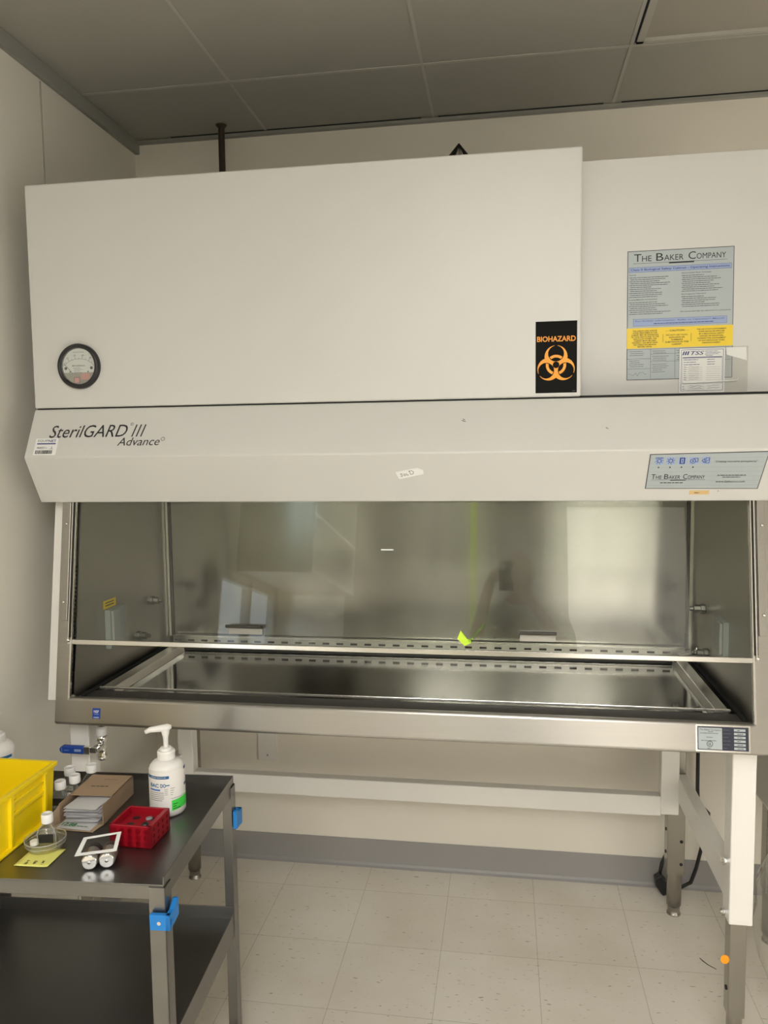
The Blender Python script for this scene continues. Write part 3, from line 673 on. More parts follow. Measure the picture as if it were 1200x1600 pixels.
# labels on the apron
FA = Fr(Fp(0, 1.0), (1, 0, 0), Vector(Fp(0, 1.1))-Vector(Fp(0, 1.0)))
zz = lambda z: (z-1.0)/math.cos(math.atan(.1508))
g = MB(); slab(g, FA, .1675, zz(.8915), .190, zz(.919), m_hblue, .0008); text(g, FA, 'NSF', .1715, zz(.907), .0145, .007, m_paper, .0012, bold=.02); rect(g, FA, .172, zz(.903), .186, zz(.9045), m_plateb, .0012); rect(g, FA, .1705, zz(.893), .187, zz(.8965), m_plateb, .0012)
lab(g.build('certification_sticker', cab), 'small blue rectangular sticker on the apron')
g = MB(); x0, x1, za, zb = 1.7265, 1.8425, zz(.881), zz(.936)
slab(g, FA, x0-.004, za-.004, x1+.004, zb+.004, m_bright, .0006); slab(g, FA, x0, za, x1, zb, mat('plate_navy', (.015, .018, .04, 1), .4), .001)
rect(g, FA, x0+.002, za+.002, x0+.056, zb-.003, m_plate, .0013)
text(g, FA, 'The Baker Company', x0+.005, zb-.011, .048, .0055, m_ink, .0016); rect(g, FA, x0+.024, zb-.0125, x0+.036, zb-.0115, m_ink, .0016)
for y, a, b in ((zb-.0165, .006, .05), (zb-.026, .020, .038), (zb-.034, .008, .05)): lines(g, FA, x0+a, x0+b, y, 1, .003, .0014, m_ink, .0016, 1)
disc(g, FA, x0+.028, za+.0145, .0072, m_ink, .0016, r0=.0060); text(g, FA, 'UL', x0+.0245, za+.011, .007, .007, m_ink, .0016, bold=.02); lines(g, FA, x0+.022, x0+.034, za+.0035, 1, .003, .0016, m_ink, .0016, 1)
for i in range(6):
    y = zb-.0095-.0086*i; rect(g, FA, x0+.083, y, x0+.109, y+.0055, m_plate, .0014); lines(g, FA, x0+.090, x0+.104, y+.002, 1, .003, .0016, m_ink, .0017, 1); lines(g, FA, x0+.058, x0+.078, y+.002, 1, .003, .0012, mat('dim_print', (.10, .11, .16, 1), .5), .0014, 1)
lab(g.build('rating_plate', cab), 'navy and grey rating plate at the right of the apron')
# drain valve below the left of the apron
dv = MB(); c = (.152, .025, -.024)
dv.lathe([(.0135, .861), (.0135, .868)], m_paper, c=c, n=20); dv.lathe([(.0125, .842), (.0145, .845), (.0145, .861), (.012, .863)], m_paper, c=c, n=20)
dv.lathe([(.0125, .772), (.0155, .776), (.0155, .786), (.0125, .79), (.0125, .822), (.0155, .825), (.0155, .838), (.0125, .842)], m_chrome, c=c, n=20)
dv.cyl(.011, -.030, 0, m_chrome, c=(.152, .025, .790), axis='Y', n=16); dv.cyl(.007, -.040, -.030, m_chrome, c=(.152, .025, .790), axis='Y', n=6)
# carries on down so that the valve hangs from the pan
dv.cyl(.010, .865, .900, m_chrome, c=c, n=16)
dvo = dv.build('drain_valve', cab)
h = MB(); h.box((.126, -.018, .782), (.156, -.013, .798), m_chrome); h.box((.114, -.020, .778), (.138, -.011, .800), m_chrome); h.build('valve_lever', dvo, bevel=.001)
h = MB(); h.prism([(.122, .779), (.122, .801), (.060, .801), (.052, .797), (.049, .790), (.052, .783), (.060, .779)], lambda a, b, q: (a, q, b), -.024, -.008, m_hblue)
FV = Fr((0, -.0242, 0), (1, 0, 0), (0, 0, 1)); rect(h, FV, .096, .787, .116, .794, m_plateb, .0006); rect(h, FV, .066, .789, .080, .7905, m_plateb, .0006); rect(h, FV, .058, .785, .0595, .796, m_plateb, .0006)
lab(h.build('valve_handle', dvo, bevel=.004), 'blue rubber-covered lever handle')

# ================================================================ THE STAND
sd = thing('equipment_stand', 'white and stainless adjustable stand carrying the safety cabinet', 'stand', (.97, .4, 0))
for x in (.058, 1.826):
    MB().box((x, .02, .405), (x+.057, .078, .868), m_white2).build('front_post', sd, bevel=.003)
    g = MB(); g.box((x+.005, .027, .152), (x+.046, .070, .41), m_leg)
    for z in (.20, .27): g.cyl(.006, -.002, .0005, m_dark, c=(x+.005, .048, z+.02), axis='X', n=12)
    lg = g.build('leg', sd, bevel=.003)
    MB().lathe([(.019, .155), (.019, .03), (.016, .028), (.016, .006), (.019, .004), (.019, 0)], m_leg, c=(x+.026, .048, 0), n=24).build('foot', lg)
for s, x in ((1, .090), (-1, 1.782)):
    MB().box((x, .655, .383), (x+.058, .700, .868), m_white2).build('rear_post', sd, bevel=.003)
    xl = x+.033 if s < 0 else x-.01
    g = MB(); g.box((xl, .700, .150), (xl+.057, .755, .868), m_white2 if False else m_leg)
    for z in (.30, .22): g.cyl(.0055, -.002, .0005, m_dark, c=(xl, .727, z), axis='X', n=12); g.cyl(.0055, -.0005, .001, m_dark, c=(xl+.045, .700, z-.03), axis='Y', n=12)
    lg = g.build('leg', sd, bevel=.003)
    MB().lathe([(.024, .155), (.024, .035), (.020, .033), (.020, .006), (.023, .004), (.023, 0)], m_leg, c=(xl+.029, .727, 0), n=24).build('foot', lg)
g = MB().box((.148, .655, .377), (1.782, .695, .445), m_white2); lab(g.build('rear_beam', sd, bevel=.003), 'long white cross beam')
for x, xs_ in ((.070, 1), (1.838, -1)):
    MB().box((x, .079, .425), (x+.036, .699, .508), m_white2).build('side_brace', sd, bevel=.004)
for x in (1.826, .058+.057):
    s = -1 if x > 1 else 1
    for z in (.555, .420): MB().lathe([(.007, 0), (.007, s*.003), (.0095, s*.003), (.0095, s*.009), (.005, s*.010), (.005, s*.014)], m_chrome, c=(x, .052, z), axis='X', n=6, smooth=False).build('bolt', sd)
g = MB(); FO = Fr((1.8205, .0262, .305), (1, 0, 0), (0, 0, 1)); g.prism([(.0108*math.cos(2*PI*k/20), .004+.0120*math.sin(2*PI*k/20)) for k in range(20)], FO, 0, .0008, m_orange); lab(g.build('dot_sticker', sd), 'orange dot sticker on the front leg')

# power cord behind the right rear leg, and its plug
co = thing('power_cord', 'black power cord hanging behind the right rear leg, plug on the floor', 'cord', (1.93, .8, 0))
MB().tube([(1.93, .80, .872), (1.931, .80, .60), (1.932, .80, .42), (1.935, .80, .36), (1.955, .80, .345), (1.970, .80, .33), (1.968, .80, .28), (1.955, .83, .18), (1.945, .85, .10), (1.93, .86, .04), (1.89, .865, .012), (1.868, .865, .03), (1.850, .862, .10), (1.838, .858, .135), (1.828, .852, .11), (1.820, .848, .075)], .0065, m_blk).build('cable', co)
g = MB(); g.prism([(1.800, .062), (1.822, .078), (1.842, .052), (1.842, .006), (1.828, 0), (1.803, .036)], lambda a, b, h: (a, h, b), .825, .86, m_blk); g.build('plug', co, bevel=.004)
hr = MB().tube([(1.875, .490, .0012), (1.880, .478, .0016), (1.892, .460, .0012), (1.912, .442, .0012)], [.0012, .0016, .0013, .0008], m_blk, 6).build('floor_scrap'); tag(hr, 'thin dark scrap of thread on the floor near the right front leg', 'scrap')
# wall plate behind the stand, ceiling pipe, wire pyramid
g = MB(); g.box((.318, YW-.010, .403), (.395, YW, .56), m_white2); g.cyl(.004, -.012, -.009, m_greyp, c=(.356, YW, .425), axis='Y', n=10)
tag(g.build('wall_plate', bevel=.002), 'white blank outlet plate low on the back wall behind the beam', 'wall plate')
pi_ = thing('ceiling_pipe', 'thin dark brown pipe rising from the cabinet top to the ceiling', 'pipe', (.272, .80, ZT))
MB().cyl(.0115, ZT, ZC-.001, m_brown, c=(.272, .80, 0), n=20).build('rod', pi_)
MB().lathe([(.020, ZC-.003), (.018, ZC-.007), (.012, ZC-.012)], m_brown, c=(.272, .80, 0), n=24).build('escutcheon', pi_)
py = thing('wire_basket', 'small dark wire pyramid on top of the cabinet', 'wire basket', (1.136, .45, ZT))
g = MB(); ap = Vector((1.1357, .45, 2.509)); hb = 2.509-ZT
base = [Vector((1.1357+sx*.115, .45+sy*.115, ZT+.003)) for sx, sy in ((-1,-1),(1,-1),(1,1),(-1,1))]
for k in range(4):
    a, b = base[k], base[(k+1) % 4]; g.tube([ap, a], .0024, m_mesh, 6); g.tube([a, b], .0024, m_mesh, 6)
g.build('frame', py)
g = MB()
for k in range(4):
    a, b = base[k], base[(k+1) % 4]
    for i in range(1, 9): g.tube([ap, a.lerp(b, i/9)], .0007, m_mesh, 4)
g.build('wire_mesh', py)

# ================================================================ NEIGHBOURING EQUIPMENT at the right edge
nb = thing('side_stand', 'grey steel stand of the next unit at the right edge of the picture', 'stand', (2.3, .6, 0))
g = MB(); g.box((2.072, .45, .46), (2.7, .80, .80), mat('pale_grey_enamel', (.50, .48, .43, 1), .4)); g.build('body', nb, bevel=.03)
g = MB(); g.box((2.094, .585, .17), (2.150, .64, .47), m_leg); lg = g.build('leg', nb, bevel=.003)
MB().lathe([(.028, .175), (.028, .03), (.024, .028), (.024, .006), (.027, .004), (.027, 0)], m_leg, c=(2.122, .612, 0), n=24).build('foot', lg)
g = MB(); g.box((2.62, .585, 0), (2.676, .64, .47), m_leg); g.build('leg', nb, bevel=.003)
bag = MB(); n = 28; prof = [(.03, .0), (.075, .012), (.115, .06), (.148, .14), (.160, .25), (.150, .36), (.12, .43), (.07, .455)]
vs = []; 
for j, (r, h) in enumerate(prof):
    for k in range(n):
        t = 2*PI*k/n; rr = r*(1+.05*math.sin(5*t+j)+.03*math.sin(9*t-2*j)); vs.append((2.135+rr*math.cos(t), .30+rr*math.sin(t), h+.001))
bag.add(vs, [(j*n+k, j*n+(k+1) % n, (j+1)*n+(k+1) % n, (j+1)*n+k) for j in range(len(prof)-1) for k in range(n)], m_film, True)
tag(bag.build('plastic_bag'), 'clear plastic bag on the floor at the right edge', 'bag')

# ================================================================ THE CART
CT = .755; ca = R(3.4)
cart = thing('utility_cart', 'dark stainless utility cart with two trays and blue corner bumpers', 'cart', (.577, -.09, 0))
Tc = Matrix.Translation((.577, -.09, 0)) @ Matrix.Rotation(ca, 4, 'Z')       # local: -x leftwards, -y to the front
WC, DC = .655, .478
def tray(z, name, rim, t=.0025):
    g = MB(); g.box((-WC, -DC, z-.003), (0, 0, z), m_cart, Tc)
    for lo, hi in (((-WC, -DC, z-rim[1]), (0, -DC+t, z+rim[0])), ((-WC, -t, z-.02), (0, 0, z+rim[2])), ((-t, -DC, z-rim[1]), (0, 0, z+rim[2])), ((-WC, -DC, z-rim[1]), (-WC+t, 0, z+rim[2]))): g.box(lo, hi, m_cartedge, Tc)
    return g.build(name, cart, bevel=.0008)
tray(CT, 'top_tray', (.001, .030, .018)); tray(.385, 'lower_tray', (.0, .030, .034))
def leg(x, y, sx, sy):
    g = MB(); t = .003; a = .034
    x0, x1 = (x, x+sx*a); 
    g.box((min(x0, x1), min(y, y+sy*t), .085), (max(x0, x1), max(y, y+sy*t), CT-.004), m_cartedge, Tc)
    g.box((min(x, x+sx*t), min(y, y+sy*a), .085), (max(x, x+sx*t), max(y, y+sy*a), CT-.004), m_cartedge, Tc)
    l = g.build('leg', cart, bevel=.0006)
    k = MB(); k.cyl(.035, -.014, .014, m_blk, c=Tc @ Vector((x+sx*.02, y+sy*.02, .036)), axis='Y', n=24); k.cyl(.012, .036, .086, m_cartedge, c=Tc @ Vector((x+sx*.012, y+sy*.012, 0)), n=12); k.build('caster', l)
e = .0028
for x, y, sx, sy in ((e, -DC-e, -1, 1), (e, e, -1, -1), (-WC-e, -DC-e, 1, 1), (-WC-e, e, 1, -1)): leg(x, y, sx, sy)
def bumper(x, y, sx, sy, z0, z1):
    g = MB(); t = .010; a = .032; b = .040
    x0 = x; g.box((min(x-sx*t, x+sx*a), min(y, y-sy*t), z0), (max(x-sx*t, x+sx*a), max(y, y-sy*t), z1), m_blue, Tc)
    g.prism([(y-sy*t, z0), (y+sy*b, z0+.006), (y+sy*b, z1+.010), (y+sy*a, z1+.012), (y+sy*.012, z1), (y-sy*t, z1)], lambda p, q, h: tuple(Tc @ Vector((h, p, q))), x, x-sx*t, m_blue)
    g.cyl(.004, -.012, -.0095, m_chrome, c=(x+sx*.012, y, (z0+z1)/2), axis='Y', n=12, T=Tc) if sy > 0 else None
    lab(g.build('corner_bumper', cart, bevel=.0015), 'bright blue corner bumper')
bumper(.0060, -DC-.0060, -1, 1, .671, .703)
bumper(.0060, .0060, -1, -1, .640, .682)
def L2(x, y, z=0): return Tc @ Vector((x, y, z))

# ---------------------------------------------------------------- things on the cart top
ZT0 = CT+.0006
# pump bottles
def pump_bottle(name, label, cx, cy, r, hb, rot, back=False):
    t = thing(name, label, 'bottle', (cx, cy, ZT0))
    b = MB(); c = (cx, cy, ZT0)
    b.lathe([(r*.55, 0), (r*.93, .001), (r, .006), (r, hb*.80), (r*.985, hb*.84), (r*.92, hb*.90), (r*.78, hb*.955), (r*.58, hb*.99), (r*.40, hb*1.0), (r*.40, hb*1.03)], m_wplas, c=c, n=48)
    bo = b.build('bottle_body', t)
    k = MB(); k.lathe([(r*.50, hb*1.01), (r*.50, hb*1.14), (r*.46, hb*1.165)], m_wplas, c=c, n=20, smooth=False); k.lathe([(r*.34, hb*1.165), (r*.34, hb*1.205), (r*.28, hb*1.22)], m_wplas, c=c, n=24); k.build('pump_collar', t, bevel=.001)
    k = MB(); z = ZT0+hb*1.22
    k.lathe([(.0055, z), (.0060, z+.022), (.0095, z+.037), (.0095, z+.043)], m_wplas, c=(cx, cy, 0), n=20)
    d = Vector((math.cos(rot), math.sin(rot), 0)); p = Vector((cx, cy, z+.045))
    k.tube([p-d*.014+Vector((0,0,.003)), p-d*.006+Vector((0,0,.002)), p+d*.015, p+d*.035-Vector((0,0,.001)), p+d*.046-Vector((0,0,.006))], [.004, .0085, .008, .0065, .005], m_wplas, 14); k.build('pump_head', t)
    return t, bo
def wrap(mb, cx, cy, r, a0, a1, z0, z1, m, h=0, n=14, skew=0):
    vs = []
    for k in range(n+1):
        a = a0+(a1-a0)*k/n; dz = skew*k/n
        for z in (z0+dz, z1+dz): vs.append((cx+(r+h)*math.sin(a), cy-(r+h)*math.cos(a), z))
    mb.add(vs, [(2*k, 2*k+2, 2*k+3, 2*k+1) for k in range(n)], m, True)
def wraptext(mb, cx, cy, r, txt, a0, a1, z0, z1, m, h, bold=0):
    vs, fs = glyphs(txt, 0, bold); x0 = min(v[0] for v in vs); x1 = max(v[0] for v in vs); y0 = min(v[1] for v in vs); y1 = max(v[1] for v in vs)
    mb.add([(cx+(r+h)*math.sin(a0+(a1-a0)*(a-x0)/(x1-x0)), cy-(r+h)*math.cos(a0+(a1-a0)*(a-x0)/(x1-x0)), z0+(z1-z0)*(b-y0)/(y1-y0)) for a, b in vs], fs, m)
BX, BY, BR = .4765, -.2620, .0415
pb, body = pump_bottle('sanitizer_bottle', 'white pump bottle with bright green label standing on the cart', BX, BY, BR, .128, R(200))
g = MB(); vw = math.atan2(BX-CAM.x, -(CAM.y-BY)) ; A = -(-.43)  # angle of the side facing the camera
A0 = math.atan2(CAM.x-BX, -(CAM.y-BY)); z = ZT0
wrap(g, BX, BY, BR, A0-1.6, A0+1.6, z+.0115, z+.113, m_wplas, .0003, 28); wrap(g, BX, BY, BR, A0-1.35, A0+.10, z+.094, z+.101, m_lblue, .0005)
wraptext(g, BX, BY, BR, 'VETERINARY PRODUCTS, INC.', A0-1.0, A0-.05, z+.0955, z+.099, m_paper, .0009)
wraptext(g, BX, BY, BR, 'BAC', A0-1.05, A0-.48, z+.074, z+.083, m_lblue, .0007, .03); wraptext(g, BX, BY, BR, 'DO', A0-.38, A0-.08, z+.074, z+.083, m_lblue, .0007, .03)
wrap(g, BX, BY, BR, A0-.08, A0+.12, z+.0775, z+.080, m_lblue, .0007); wrap(g, BX, BY, BR, A0-1.1, A0-.40, z+.066, z+.070, mat('mid_blue', (.08, .22, .6, 1), .4), .0007)
for i in range(5): wrap(g, BX, BY, BR, A0-1.1, A0-.2-.1*(i == 4), z+.061-.0046*i, z+.062-.0046*i, m_inkg, .0007)
for i in range(4): wrap(g, BX, BY, BR, A0-.16, A0+.02, z+.069-.0042*i, z+.0698-.0042*i, m_inkg, .0007); wrap(g, BX, BY, BR, A0+.16, A0+.40-.04*i, z+.070-.005*i, z+.0709-.005*i, m_inkg, .0007)
wrap(g, BX, BY, BR, A0+.18, A0+1.05, z+.0455, z+.0463, m_inkg, .0007)
wrap(g, BX, BY, BR, A0-1.05, A0-.25, z+.020, z+.021, m_inkg, .0007); wrap(g, BX, BY, BR, A0-.95, A0-.85, z+.012, z+.019, m_navy, .0007); wrap(g, BX, BY, BR, A0-.8, A0-.3, z+.013, z+.0165, m_navy, .0007)
wrap(g, BX, BY, BR, A0+1.1, A0+1.4, z+.066, z+.072, m_navy, .0007); wrap(g, BX, BY, BR, A0+1.1, A0+1.4, z+.105, z+.112, m_navy, .0007)
g.build('printed_label', body)
g = MB(); wrap(g, BX, BY, BR, A0+.20, A0+1.35, z+.016, z+.041, m_lgreen, .0010, skew=.004)
for i in range(3): wrap(g, BX, BY, BR, A0+.27, A0+.27+(.28, .20, .45)[i], z+.031-.0055*i, z+.033-.0055*i, mat('dark_green', (.01, .15, .02, 1), .5), .0014)
lab(g.build('green_label', body), 'bright green paper label')
PX, PY, PR = -.016, -.192, .0430
pb2, body2 = pump_bottle('second_pump_bottle', 'white bottle with blue band behind the yellow bin, cut by the left edge', PX, PY, PR, .120, R(180))
for ch_ in list(pb2.children): pass
g = MB(); wrap(g, PX, PY, PR, -1.5, 1.5, ZT0+.084, ZT0+.091, m_lblue, .0006); g.build('printed_label', body2)

# yellow stacking bin (open top, ribs on the outside, lip at the rim)
bn = thing('storage_bin', 'bright yellow open plastic storage bin on the cart', 'bin', (.11, -.45, ZT0))
g = MB(); x0, x1, ya, yb, h = .005, .212, -.548, -.320, .128; z = ZT0; t = .003
def quadbox(p, q):   # four base corners p, four top corners q, inner offset
    g.add(p+q, [(0,1,5,4),(1,2,6,5),(2,3,7,6),(3,0,4,7),(0,3,2,1)], m_yel)
sp = .007
outer_b = [(x0, ya, z), (x1, ya, z), (x1, yb, z), (x0, yb, z)]; outer_t = [(x0-sp, ya-sp, z+h), (x1+sp, ya-sp, z+h), (x1+sp, yb+sp, z+h), (x0-sp, yb+sp, z+h)]
inn_b = [(x0+t, ya+t, z+.004), (x1-t, ya+t, z+.004), (x1-t, yb-t, z+.004), (x0+t, yb-t, z+.004)]; inn_t = [(x0-sp+t, ya-sp+t, z+h), (x1+sp-t, ya-sp+t, z+h), (x1+sp-t, yb+sp-t, z+h), (x0-sp+t, yb+sp-t, z+h)]
quadbox(outer_b, outer_t); g.add(inn_b+inn_t, [(4,5,1,0),(5,6,2,1),(6,7,3,2),(7,4,0,3),(0,1,2,3)], m_yel)
g.add(outer_t+inn_t, [(0,1,5,4),(1,2,6,5),(2,3,7,6),(3,0,4,7)], m_yel)
bo = g.build('bin_body', bn)
g = MB(); 
for (a0, b0), (a1, b1) in (((x1+sp-.002, ya-sp-.006), (x1+sp+.006, yb+sp+.006)), ((x0-sp-.006, ya-sp-.006), (x0-sp+.002, yb+sp+.006)), ((x0-sp, ya-sp-.006), (x1+sp, ya-sp+.002)), ((x0-sp, yb+sp-.002), (x1+sp, yb+sp+.006))): g.box((a0, b0, z+h-.010), (a1, b1, z+h), m_yel)
g.build('rim', bn, bevel=.0015)
sidex = lambda zz_: x1+sp*(zz_-z)/h
for y in (-.355, -.480):
    g = MB(); g.prism([(y-.004, z), (y+.004, z), (y+.006, z+h-.01), (y-.006, z+h-.01)], lambda a, b, q: (sidex(b)+q, a, b), -.001, .008, m_yel); g.build('rib', bn, bevel=.001)
for a, b in ((.070, .078), (.098, .104)):
    g = MB(); g.prism([(-.476, z+a), (-.359, z+a), (-.359, z+b), (-.476, z+b)], lambda p, q, r_: (sidex(q)+r_, p, q), -.001, .005, m_yel); g.build('rib', bn, bevel=.001)
MB().box((x0-.002, ya-.002, z), (x1+.012, yb+.002, z+.005), m_yel).build('base_lip', bn, bevel=.0015)

# culture flasks behind the bin
def flask(label, cx, cy, rot=0, wd=.040, dp=.022, hb=.056, capr=.0135, black=False, grp='clear culture flasks behind the bin'):
    t = thing('culture_flask', label, 'flask', (cx, cy, ZT0), grp, rot)
    T = Matrix.Translation((cx, cy, ZT0)) @ Matrix.Rotation(rot, 4, 'Z')
    g = MB(); rings = [(wd, dp, 0), (wd, dp, hb*.62), (wd*.8, dp*.9, hb*.8), (.017, .017, hb), (.017, .017, hb+.012)]
    n = 20; vs = []
    for a, b, q in rings:
        p = 4 if a > .02 else 2
        for k in range(n):
            an = 2*PI*k/n; c_, s_ = math.cos(an), math.sin(an)
            vs.append((a/2*math.copysign(abs(c_)**(2/p), c_), b/2*math.copysign(abs(s_)**(2/p), s_), q))
    g.add(vs, [(j*n+k, j*n+(k+1) % n, (j+1)*n+(k+1) % n, (j+1)*n+k) for j in range(4) for k in range(n)]+[tuple(range(n))[::-1]], m_plastic, True, T)
    b = g.build('flask_body', t)
    e_ = MB(); e_.lathe([(.0088, hb), (.0094, hb+.002), (.0088, hb+.003)], m_edge, n=20, T=T)
    e_.tube([T @ Vector((-wd/2, -dp*.38, .002)), T @ Vector((-wd/2, -dp*.38, hb*.62)), T @ Vector((-wd*.4, -dp*.36, hb*.8)), T @ Vector((-.009, -.004, hb))], .0007, m_edge, 6); e_.tube([T @ Vector((wd/2, -dp*.38, .002)), T @ Vector((wd/2, -dp*.38, hb*.62)), T @ Vector((wd*.4, -dp*.36, hb*.8)), T @ Vector((.009, -.004, hb))], .0007, m_edge, 6)
    e_.build('moulded_edge', b)
    k = MB(); k.lathe([(capr*.97, hb+.003), (capr, hb+.005), (capr*.97, hb+.021), (capr*.8, hb+.0225), (capr*.75, hb+.021), (0, hb+.021)], m_cap, n=28, T=T); k.build('cap', t)
    l = MB(); f = Fr(T @ Vector((0, -dp/2-.0006, 0)), T.to_3x3() @ Vector((1, 0, 0)), (0, 0, 1))
    if black: rect(l, f, -wd*.40, hb*.24, wd*.40, hb*.62, m_blk, .0004)
    else: rect(l, f, -wd*.36, hb*.34, wd*.36, hb*.58, m_paper, .0004); stroke(l, f, [(-wd*.25+.003*i, hb*.42+.004*rg.random()) for i in range(8)], .001, m_ink, .0008)
    l.build('flask_label', t); return t
flask('clear flask with a black label beside the bin', .213, -.283, .1, black=True, hb=.046)
flask('clear flask in the middle of the group, between bin and cardboard box', .229, -.246, -.1, hb=.046)
flask('clear flask with a white label farthest back beside the cardboard box', .240, -.186, .1, hb=.048)
flask('clear flask half hidden behind the yellow bin', .197, -.214, .0, hb=.050)

# cardboard box of foil packets, lying with its open end to the front
q = R(-10); Tb = Matrix.Translation((.360, -.352, ZT0)) @ Matrix.Rotation(R(3), 4, 'Z')
bx = thing('cardboard_box', 'open brown cardboard box of paper packets lying on the cart', 'box', (.360, -.352, ZT0))
wb, db, hb_ = .106, .165, .047; g = MB(); t = .0015
# local: x left (-wb..0), y back (0..db)
g.box((-wb, 0, 0), (0, db, t), m_card, Tb); g.box((-t, 0.0, 0), (0, db, hb_), m_card, Tb); g.box((-wb, 0, 0), (-wb+t, db, hb_), m_card, Tb); g.box((-wb, db-t, 0), (0, db, hb_), m_card, Tb)
g.box((-wb, .050, hb_-t), (0, db, hb_), m_card, Tb)
g.build('carton', bx)
g = MB(); g.add([tuple(Tb @ Vector(p)) for p in ((-wb-.006, -.028, .001), (-.008, -.036, .001), (0, -.0, .001), (-wb, 0, .001))], [(0,1,2,3)], m_cardin); g.add([tuple(Tb @ Vector(p)) for p in ((-wb, 0, .001), (-wb, 0, hb_*.95), (-wb-.008, -.028, hb_*.6), (-wb-.007, -.028, .001))], [(0,1,2,3)], m_cardin)
g.build('flap', bx, solid=.0015)
g = MB(); FBx = Fr(Tb @ Vector((-wb, .050, hb_)), Tb.to_3x3() @ Vector((1, 0, 0)), Tb.to_3x3() @ Vector((0, 1, 0)))
lines(g, FBx, .03, .085, .046, 1, .005, .0045, m_ink, .0006, 1); g.build('box_print', bx)
g = MB(); lines(g, FBx, .045, .08, .085, 1, .005, .003, mat('brown_ink', (.13, .085, .05, 1), .7), .0006, 1); g.build('box_print', bx)
pk0 = None; FN = 8
for i in range(FN):
    T = Tb @ Matrix.Translation((-wb/2+rg.uniform(-.003, .003), (.044+rg.uniform(-.006, .005)-(.034 if i == 0 else 0)), .0022+.0047*i)) @ Matrix.Rotation(rg.uniform(-.10, .10)-(.12 if i == 0 else 0), 4, 'Z') @ Matrix.Rotation(rg.uniform(-.03, .03), 4, 'Y')
    if pk0 is None:
        pk0 = thing('foil_packet', '', 'packet', (0, 0, 0), 'paper packets in the cardboard box'); 
        g = MB(); n = 12; vs = []; fs = []
        for b in range(n+1):
            for a in range(n+1):
                x, y = a/n*2-1, b/n*2-1; bul = .0016*max(0, (1-x**6))*max(0, (1-y**6))
                wv = .0006*math.sin(3*x+2*y)*(.5+abs(x)); vs.append((x*.041, y*.044, .0018+bul+wv)); 
        m1 = (n+1)**2
        vs += [(x_, y_, .0018-(z_-.0018)*.9 if False else 2*.0014-z_*.45) for x_, y_, z_ in vs]
        fs = [(b*(n+1)+a, b*(n+1)+a+1, (b+1)*(n+1)+a+1, (b+1)*(n+1)+a) for b in range(n) for a in range(n)]
        fs += [tuple(m1+k for k in f[::-1]) for f in fs]
        g.add(vs, fs, m_foil, True); pm = g.build('packet_sleeve', pk0)
        pm.matrix_parent_inverse = Matrix.Identity(4)
        proto = pk0; pk = pk0
    else:
        pk = proto.copy(); C.objects.link(pk); c2 = pm.copy(); C.objects.link(c2); c2.parent = pk
    pk.matrix_basis = T
    nth = ('second', 'third', 'fourth', 'fifth', 'sixth', 'seventh')
    pk['label'] = 'lowest packet in the cardboard box, printed with green numbers' if i == 0 else ('topmost crumpled paper packet in the cardboard box' if i == FN-1 else nth[i-1]+' paper packet from the bottom of the stack in the cardboard box')
    if i == 0: Tfirst = T
g = MB(); FK = Fr(Tfirst @ Vector((-.035, -.040, .0042)), Tfirst.to_3x3() @ Vector((1, 0, 0)), Tfirst.to_3x3() @ Vector((0, 1, 0)))
text(g, FK, '12.88', 0, .003, .034, .015, m_green, .0006, bold=.02); lines(g, FK, .038, .066, .006, 1, .004, .003, m_green, .0006, 1)
g.build('packet_print', pk0)

# red tube rack
rk = thing('tube_rack', 'red perforated plastic tube rack on the cart', 'rack', (.468, -.39, ZT0))
Tr = Matrix.Translation((.4215, -.4375, ZT0)) @ Matrix.Rotation(R(-1), 4, 'Z'); wr_, dr_, hr_ = .097, .092, .049
g = MB(); t = .006
g.box((0, 0, 0), (wr_, dr_, .004), m_red, Tr)
g.box((0, 0, 0), (wr_, t, hr_), m_red, Tr).box((0, dr_-t, 0), (wr_, dr_, hr_), m_red, Tr).box((0, 0, 0), (t, dr_, hr_), m_red, Tr).box((wr_-t*1.6, 0, 0), (wr_, dr_, hr_), m_red, Tr)
g.box((t, t, hr_-.018), (wr_-t, dr_-t, hr_-.015), m_red, Tr)
g.build('rack_body', rk, bevel=.001)
g = MB(); m_rd = mat('dark_red_hole', (.10, .002, .005, 1), .6)
for j in range(3):
    for i in range(5):
        c = (.011+i*.0185, -.0003, .0095+j*.0140); g.lathe([(.0046, -.0001), (0, -.0001)], m_rd, c=c, axis='Y', n=14, T=Tr); g.lathe([(.0056, -.0006), (.0050, -.0006)], m_red, c=c, axis='Y', n=14, T=Tr)
    for i in range(4): g.lathe([(.0045, 0), (0, .0003)], m_rd, c=(wr_+.0002, .014+i*.021, .0095+j*.0140), axis='X', n=14, T=Tr)
g.build('side_holes', rk)
g = MB()
for i in range(2):
    for j in range(2): g.lathe([(.0085, 0), (0, .0004)], m_blk, c=(.030+i*.034, .035+j*.030, hr_-.0149), n=18, T=Tr)
g.build('tube_holes', rk)
for i, (x, y) in enumerate(((.064, .040), (.060, .066))):
    g = MB(); g.cyl(.006, 0, .030, m_plastic, c=(x, y, .0045+0*hr_), T=Tr, n=16); g.lathe([(.0075, .025), (.0075, .033), (.005, .034)], m_blk if i == 0 else m_greyp, c=(x, y, .003), T=Tr, n=16)
    tag(g.build('sample_tube'), ('dark capped tube standing in the red rack', 'grey capped tube at the back of the red rack')[i], 'tube', 'tubes in the red rack')

